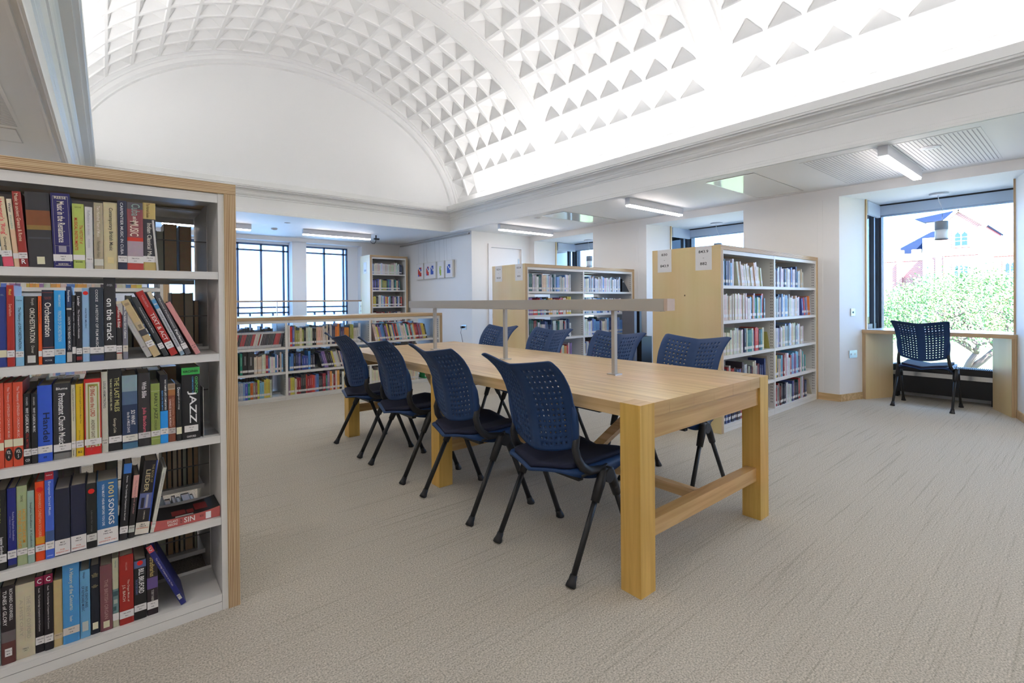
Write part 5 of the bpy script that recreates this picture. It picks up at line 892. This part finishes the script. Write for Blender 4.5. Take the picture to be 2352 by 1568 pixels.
row(clow, 'middle', 1, 1.675, 2.60, yl, .641, 'bright', .19, .255, seed=36, wmin=.012, wmax=.03); row(clow, 'middle', 2, 1.69, 2.02, yl, .343, 'navy', .17, .24, seed=37); row(clow, 'middle', 2, 2.08, 2.66, yl, .343, 'navy', .19, .24, 15, seed=38, wmin=.014, wmax=.026)
row(clow, 'middle', 3, 1.675, 2.66, yl, .051, 'mix', .18, .25, seed=39, wmin=.015, wmax=.035)
row(clow, 'right', 1, 2.80, 3.60, yl, .641, 'mix', .19, .245, 13, seed=40, wmin=.012, wmax=.026); row(clow, 'right', 2, 2.74, 3.65, yl, .343, 'blues', .17, .2, seed=41); row(clow, 'right', 3, 2.74, 3.45, yl, .051, 'cream', .19, .24, seed=42); row(clow, 'right', 3, 3.55, 3.62, yl, .051, 'mix', .19, .2, seed=43, cols=[(.02, .3, .1)], hs=[(.06, .19)])
for k, (z, p, e) in enumerate(((1.748, 'pale', 4.80), (1.414, 'bright', 4.76), (1.08, 'mix', 4.82), (.752, 'dark', 4.8))): row(ctall, '', k + 1, 4.145, e, 9.45, z, p, .19, .235, seed=50 + k, wmin=.016, wmax=.036)
b3 = 'bookcase behind the near one'
for k in range(1, 6):
    row(b3, 'right', k, -.72, .2 if k % 2 else .28, 4.72, zz[k], ['pale', 'mix', 'dark'][k % 3], .19, .25, seed=60 + k, hid=True); row(b3, 'left', k, -1.83, -.8, 4.72, zz[k], 'mix', .19, .25, seed=70 + k, hid=True)
    row(b3, 'right', k, -.72, .2, 5.36, zz[k], 'cream', .19, .25, seed=80 + k, hid=True, side=-1)
    for cs, yy_ in ((c843, 2.77), (c822, 5.35)):
        row(cs, 'left', k, 4.17, 5.0, yy_, zz[k], 'dark', .19, .24, seed=90 + k, hid=True, side=-1); row(cs, 'right', k, 5.25, 6.2, yy_, zz[k], 'dark', .19, .24, seed=100 + k, hid=True, side=-1)
    row('near bookcase', 'right', k, -.70, -.085, 2.80, zz[k], 'cream', .19, .235, seed=110 + k, hid=True, side=-1)
    row('near bookcase', 'left', k, -.72, -.31, 2.17, zz[k], 'mix', .19, .25, seed=120 + k, hid=True)
for k, z in enumerate(LSH):
    for a, b_ in ((.62, 1.62), (1.68, 2.66), (2.74, 3.66)): row(clow, 'left', k, a, b_, 6.87, z + .001, 'mix', .19, .235, seed=130 + k, hid=True, side=-1)
    row(clow, 'hidden', k, -.48, .55, yl, z + .001, 'mix', .19, .235, seed=140 + k, hid=True)
IM = CR_.transposed()
def proj(p):
    c = IM @ (Vector(p) - Vector((0, 0, 1.18))); return (PX - FPX * c.x / c.z, PY + FPX * c.y / c.z)
def area_of(q):
    x, w_, h_, y, z = q[4], q[5], q[6], q[9], q[10]; a = proj((x, y, z)); b_ = proj((x + w_, y, z + h_))
    if a[0] < 545 or a[0] > 2352 or q[11]: return -1
    # the part of the low and signed bookcases that the table, light bar and chairs cover counts less
    f = .45 if (q[0] == c822 and q[2] in (2, 4)) or (q[0] == clow and q[1] == 'right' and q[2] > 1) or (q[0] == c843 and q[1] == 'left' and q[2] == 5) else 1
    if q[0] == ctall and q[2] == 4: f = 0
    return abs(b_[0] - a[0]) * abs(b_[1] - a[1]) * f
def book_into(mb, q, L=(0, 0, 0)):
    _, _, _, _, x, w_, h_, tl, c_, y, z, _, side, dvd = q; d = .16 if side > 0 else -.16; t = math.radians(tl); M = Matrix.Rotation(-t, 4, 'Y'); z += .0008
    if tl < 0: z += w_ * math.sin(-t)
    O = Vector((x, y, z)) 
    def P_(pts): return [tuple(O + (M @ Vector(p))) for p in pts]
    def bx(x0, y0, z0, x1, y1, z1, c, faces=None):
        vs = P_([(x0, y0, z0), (x1, y0, z0), (x1, y1, z0), (x0, y1, z0), (x0, y0, z1), (x1, y0, z1), (x1, y1, z1), (x0, y1, z1)]); F = [(3, 2, 1, 0), (4, 5, 6, 7), (0, 1, 5, 4), (2, 3, 7, 6), (1, 2, 6, 5), (3, 0, 4, 7)]
        if y1 < y0: F = [tuple(reversed(f)) for f in F]
        mb.add(vs, F, PAINT, c)
    th = .0016; pc = (.55, .52, .46); s = 1 if side > 0 else -1
    if dvd:
        bx(0, 0, 0, w_, d * .85, h_, (.55, .55, .57)); bx(.001, -.0006, .034, w_ - .001, 0, h_ - .022, c_); return
    bx(0, 0, 0, w_, s * .003, h_, c_); bx(0, s * .003, 0, th, d, h_, c_); bx(w_ - th, s * .003, 0, w_, d, h_, c_); bx(th, s * .003, .002, w_ - th, d - s * .003, h_ - .003, pc)
    if side > 0:
        lb_ = (.68, .67, .66); bx(.0008, -.0007, .026, w_ - .0008, 0, .052, lb_); dk = sum(c_) / 3 < .25; tc = tuple(min(.75, v_ + .45) for v_ in c_) if dk else tuple(v_ * .25 for v_ in c_)
        bx(w_ * .38, -.0005, h_ * .42, w_ * .60, 0, h_ * .82, tuple((a + b_) / 2 for a, b_ in zip(c_, tc)))
ORD = ['', 'first', 'second', 'third', 'fourth', 'fifth', 'sixth', 'seventh', 'eighth', 'ninth', 'tenth', 'eleventh', 'twelfth', 'thirteenth', 'fourteenth', 'fifteenth', 'sixteenth', 'seventeenth', 'eighteenth', 'nineteenth', 'twentieth'] + ['twenty-' + q for q in ('first', 'second', 'third', 'fourth', 'fifth', 'sixth', 'seventh', 'eighth', 'ninth')] + ['thirtieth'] + ['thirty-' + q for q in ('first', 'second', 'third', 'fourth', 'fifth', 'sixth', 'seventh', 'eighth', 'ninth')] + ['fortieth'] + ['forty-' + q for q in ('first', 'second', 'third', 'fourth', 'fifth', 'sixth', 'seventh', 'eighth', 'ninth')] + ['fiftieth'] + ['fifty-' + q for q in ('first', 'second', 'third', 'fourth', 'fifth', 'sixth', 'seventh', 'eighth', 'ninth')] + ['sixtieth'] + ['sixty-' + q for q in ('first', 'second', 'third', 'fourth', 'fifth', 'sixth', 'seventh', 'eighth', 'ninth')]
def cname(c):
    r_, g_, b_ = c; mx, mn = max(c), min(c)
    if mx < .065: return 'black'
    if mx - mn < .07 * (1 + mx): return 'white' if mx > .55 else ('grey' if mx > .12 else 'dark grey')
    if r_ > g_ > b_:
        if g_ < r_ * .32: return 'red' if r_ > .3 else 'dark red'
        if g_ < r_ * .6: return 'orange' if r_ > .5 else 'brown'
        return ('cream' if b_ > .3 else 'yellow') if r_ > .45 else ('tan' if b_ > .15 else 'olive')
    if b_ >= r_ and b_ >= g_: return ('pale blue' if b_ > .5 and r_ > .3 else ('blue' if b_ > .25 else 'navy')) if g_ >= r_ * .7 else ('purple')
    return 'green' if g_ > b_ * 1.1 else 'teal'
# a running number from the left within every shelf bay
cnt = {}
for q in SPEC:
    k = (q[0], q[1], q[2], q[12]); cnt[k] = cnt.get(k, 0) + 1; q[3] = cnt[k]
SPEC.sort(key=area_of, reverse=True); NI = 300 - NFG
for q in SPEC[:NI]:
    m = MB(); book_into(m, q); o = m.build('book' if not q[13] else 'disc_case', None, (q[4], q[9], q[10]))
    shn = SHN[q[2]] if q[0] != clow else {1: 'top', 2: 'middle', 3: 'bottom'}[q[2]]; sz = 'slim ' if q[5] < .016 else ('thick ' if q[5] > .03 else '')
    lab = '%s%s %s, %s from left, %s shelf, %s%s' % (sz, cname(q[8]), 'disc case' if q[13] else 'book', ORD[q[3]], shn, (q[1] + ' bay, ') if q[1] else '', q[0])
    tag(o, lab, 'book' if not q[13] else 'disc case', 'books in the ' + q[0] if not q[13] else 'disc cases on the long low bookcase')
m = MB()
for q in SPEC[NI:]: book_into(m, q)
o = m.build('book_rows'); tag(o, 'remaining rows of small distant books filling the bookcases further back', 'books', kind='stuff')
print('books individual', NFG, NI, 'stuff', len(SPEC) - NI)

def card(name, x, y, z, h, lean, col, label, cat, m=None, dep=.15):
    t = thing(name, label, cat, (x, y, z)); g = MB(); g.add([(x, y, z), (x + .003, y, z), (x + .003 - lean, y, z + h), (x - lean, y, z + h), (x, y + dep, z), (x + .003, y + dep, z), (x + .003 - lean, y + dep, z + h), (x - lean, y + dep, z + h)], [(0, 1, 2, 3), (7, 6, 5, 4), (0, 3, 7, 4), (1, 5, 6, 2), (3, 2, 6, 7), (0, 4, 5, 1)], PAINT, col); g.build('plate', t)
card('bookend', 5.165, 2.14, .3585, .24, .06, (.62, .55, .42), 'beige bookend leaning left, fourth shelf, left bay of the bookcase signed 843.9', 'bookend')
card('bookend', 5.17, 2.14, .6735, .17, .06, (.50, .45, .12), 'olive bookend leaning left, third shelf, left bay of the bookcase signed 843.9', 'bookend')
card('bookend', 6.30, 2.14, .0635, .19, .10, (.60, .55, .42), 'beige bookend leaning left, bottom shelf, right bay of the bookcase signed 843.9', 'bookend')
t = thing('magazine_file', 'black sloping magazine file ending the top right row of the further signed bookcase', 'magazine file', (6.2, 4.75, 1.2988)); g = MB()
g.add([(6.12, 4.71, 1.2988), (6.30, 4.71, 1.2988), (6.125, 4.71, 1.50), (6.12, 4.71, 1.50), (6.12, 4.88, 1.2988), (6.30, 4.88, 1.2988), (6.125, 4.88, 1.50), (6.12, 4.88, 1.50)], [(0, 1, 2, 3), (7, 6, 5, 4), (0, 3, 7, 4), (1, 5, 6, 2), (3, 2, 6, 7), (0, 4, 5, 1)], BLKP); g.build('file_body', t)
MB().cyl((6.143, 4.7085, 1.455), .009, .001, PAPERW, 16, 'y').build('finger_hole', t)
# ------------------------------------------------------------------ outside: lawn, tree, brick college building
GZ = -3.4
tag(MB().box(8.3, -60, GZ - .2, 140, 90, GZ, GRASS).build('lawn'), 'bright sunlit lawn below the window', 'lawn', kind='structure'); 
o = MB().box(9.0, -6, GZ, 22, 30, GZ + .03, PATH).build('gravel_path'); tag(o, 'pale sunlit path crossing the lawn below the big window', 'path')
rn = random.Random(5)
tr = thing('spreading_tree', 'broad green tree on the lawn outside the big right window', 'tree', (25.0, 3.55, GZ)); tm = MB(); tips = []
def branch(p, d, l, r_, k):
    q = p + d * l; tm.tube([p, (p + q) / 2 + Vector((rn.uniform(-.1, .1), rn.uniform(-.1, .1), 0)) * l * .4, q], [r_, r_ * .8, r_ * .62], BARK, 8)
    if k <= 0: tips.append(q); return
    for _ in range(3 if k > 1 else 4):
        a = rn.uniform(0, 6.28); nd = (d * .8 + Vector((math.cos(a) * .95, math.sin(a) * .95, rn.uniform(-.05, .4)))).normalized(); branch(q, nd, l * rn.uniform(.62, .85), r_ * .6, k - 1)
    if k < 3: tips.append(q)
branch(Vector((25, 3.45, GZ)), Vector((0, -.12, 1)).normalized(), 1.75, .22, 4); tm.build('trunk', tr)
for nm, mt, cnt_ in (('foliage', LEAF, 15000), ('foliage_painted_sun', LEAF2, 12000)):  # leaves with painted-in sunlight are mixed at random through the crown
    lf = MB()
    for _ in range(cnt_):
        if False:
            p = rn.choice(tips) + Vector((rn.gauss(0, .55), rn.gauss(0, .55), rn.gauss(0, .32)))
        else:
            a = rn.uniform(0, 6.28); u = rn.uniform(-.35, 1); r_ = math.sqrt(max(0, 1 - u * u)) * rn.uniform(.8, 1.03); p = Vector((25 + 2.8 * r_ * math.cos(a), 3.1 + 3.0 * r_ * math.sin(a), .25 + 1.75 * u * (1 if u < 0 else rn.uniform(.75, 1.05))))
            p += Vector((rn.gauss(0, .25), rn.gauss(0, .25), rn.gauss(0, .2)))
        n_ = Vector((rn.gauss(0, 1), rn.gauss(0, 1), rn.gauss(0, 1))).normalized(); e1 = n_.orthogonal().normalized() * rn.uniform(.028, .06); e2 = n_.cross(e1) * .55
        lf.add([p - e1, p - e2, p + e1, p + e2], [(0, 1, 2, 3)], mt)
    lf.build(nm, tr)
# building
bd = thing('college_building', 'red brick and stone gothic college building beyond the tree', 'building', (92, 12, GZ)); XB = 90.; WO = 7.
BPTS = {'string': 7.1, 'eave': 10.7, 'gy0': 9.7, 'gy1': 14.8, 'apex': (12.36, 12.9), 'wins': [(11.4, 12.8, 8.2, 10.2, 90.0, 2), (11.4, 12.8, 3.7, 5.6, 90.0, 3), (6.9, 8.5, 2.4, 6.0, 97.0, 3)]}
def bb(name, mb): return mb.build(name, bd)
zc = BPTS['string']; zt_ = BPTS['eave']; gy0, gy1 = BPTS['gy0'], BPTS['gy1']; ga, gz = BPTS['apex']
m = MB().box(XB, gy0, GZ, XB + 16, gy1, zt_, BRICK); m.add([(XB, gy0, zt_), (XB, gy1, zt_), (XB, ga, gz), (XB + 16, gy0, zt_), (XB + 16, gy1, zt_), (XB + 16, ga, gz)], [(0, 2, 1), (3, 4, 5)], BRICK); bb('gable_wall', m)
bb('gable_roof', MB().bar((XB + 8, gy0 - .2, zt_ - .1), (XB + 8, ga, gz + .15), 16.2, .2, SLATE).bar((XB + 8, gy1 + .2, zt_ - .1), (XB + 8, ga, gz + .15), 16.2, .2, SLATE))
m = MB()
for a, b_ in (((gy0 - .15, zt_ - .15), (ga, gz + .25)), ((gy1 + .15, zt_ - .15), (ga, gz + .25))): m.bar((XB - .12, a[0], a[1]), (XB - .12, b_[0], b_[1]), .35, .38, STONE)
bb('coping', m)
bb('left_wing', MB().box(XB + WO, gy1, GZ, XB + WO + 9, gy1 + 40, zc + .1, BRICK)); bb('right_wing', MB().box(XB + WO, gy0 - 30, GZ, XB + WO + 9, gy0, zc + .1, BRICK))
m = MB(); m.box(XB + WO - .2, gy1, zc, XB + WO + .4, gy1 + 40, zc + .9, STONE); y = gy1 + .6
while y < gy1 + 38: m.box(XB + WO - .2, y, zc + .9, XB + WO + .4, y + 1.2, zc + 1.5, STONE); y += 2.2
m.box(XB + WO - .2, gy0 - 30, zc, XB + WO + .4, gy0, zc + .9, STONE); y = gy0 - 29
while y < gy0 - 1.5: m.box(XB + WO - .2, y, zc + .9, XB + WO + .4, y + 1.2, zc + 1.5, STONE); y += 2.2
bb('parapet', m)
bb('string_course', MB().box(XB - .12, gy0 - .1, zc - .22, XB, gy1 + .1, zc, STONE).box(XB + WO - .14, gy1, zc - .22, XB + WO, gy1 + 40, zc, STONE).box(XB + WO - .14, gy0 - 30, zc - .22, XB + WO, gy0, zc, STONE))
m = MB()
for y in (gy0, gy1):
    z = GZ; k = 0
    while z < zt_ - .3: wq = .75 if k % 2 else .42; m.box(XB - .04, y - (0 if y == gy0 else wq), z, XB + .1, y + (wq if y == gy0 else 0), z + .42, STONE); z += .44; k += 1
bb('quoins', m)
for y in (gy0 - .35, gy1 + .35, gy1 + 5.4, gy1 + 10.6, gy0 - 5.5):
    xo = XB + (WO if abs(y - ga) > 4 else .9); m = MB(); m.box(xo - 1.25, y - .38, GZ, xo, y + .38, 1.8, BRICK); m.prism([(xo - 1.3, y - .42), (xo, y - .42), (xo, y + .42), (xo - 1.3, y + .42)], 1.8, 1.95, STONE)
    m.add([(xo - 1.3, y - .42, 1.95), (xo - 1.3, y + .42, 1.95), (xo, y + .42, 1.95), (xo, y - .42, 1.95), (xo - 1.3, y, 3.3), (xo, y, 3.3)], [(0, 4, 1), (1, 4, 5, 2), (0, 3, 5, 4), (2, 5, 3)], STONE); m.box(xo - .7, y - .34, GZ, xo, y + .34, zc - .3, BRICK); bb('buttress', m)
def gothic(y0, y1, z0, z1, x, lights=2):
    m = MB().box(x - .10, y0 - .25, z0 - .25, x + .02, y1 + .25, z1 + .3, STONE); wo = bb('stone_window', m); g = MB(); wl = (y1 - y0) / lights
    for i in range(lights):
        a = y0 + i * wl + .06; b_ = y0 + (i + 1) * wl - .06; mid = (a + b_) / 2; zs = z1 - (b_ - a) * .8; pts = [(x - .11, a, z0), (x - .11, a, zs)] + [(x - .11, a + (mid - a) * math.sin(t * .39), zs + (z1 - zs) * (1 - math.cos(t * .39)) ** .6) for t in range(1, 5)] + [(x - .11, b_ - (b_ - mid) * math.sin(t * .39), zs + (z1 - zs) * (1 - math.cos(t * .39)) ** .6) for t in (3, 2, 1)] + [(x - .11, b_, zs), (x - .11, b_, z0)]
        g.add(pts, [tuple(range(len(pts)))], LEAD)
        for zz_ in (z0 + (z1 - z0) * .3, z0 + (z1 - z0) * .55): g.box(x - .13, a, zz_, x - .11, b_, zz_ + .05, STONE)
    g.build('leaded_lights', wo)
for wv in BPTS['wins']: gothic(*wv)
def yz_prism(pts, xa, xb, m): n = len(pts); return MB().add([(xa, y, z) for y, z in pts] + [(xb, y, z) for y, z in pts], [tuple(range(n)), tuple(reversed(range(n, 2 * n)))] + [(i, n + i, n + (i + 1) % n, (i + 1) % n) for i in range(n)], m)
bb('steep_roof', yz_prism([(15.2, 8.0), (20.5, 8.0), (20.5, 9.1), (16.7, 11.3), (15.2, 11.6)], XB + WO + 1.5, XB + WO + 8, SLATE))
bb('rear_roof', yz_prism([(15.0, 13.7), (19.0, 13.9), (20.4, 14.6), (15.4, 15.3)], XB + 17, XB + 24, SLATE)); bb('rear_tower', MB().box(XB + 17.2, 14.6, GZ, XB + 24, 18.8, 13.8, STONE))
bb('parapet_turret', MB().box(XB + WO - .4, 15.6, GZ, XB + WO + 1.2, 17.4, 10.2, STONE))
bb('drain_pipe', MB().box(XB - .2, gy1 - 1.0, GZ, XB - .06, gy1 - .86, zc - .2, mat('red_pipe', (.3, .08, .06), .6)))
flush_text()
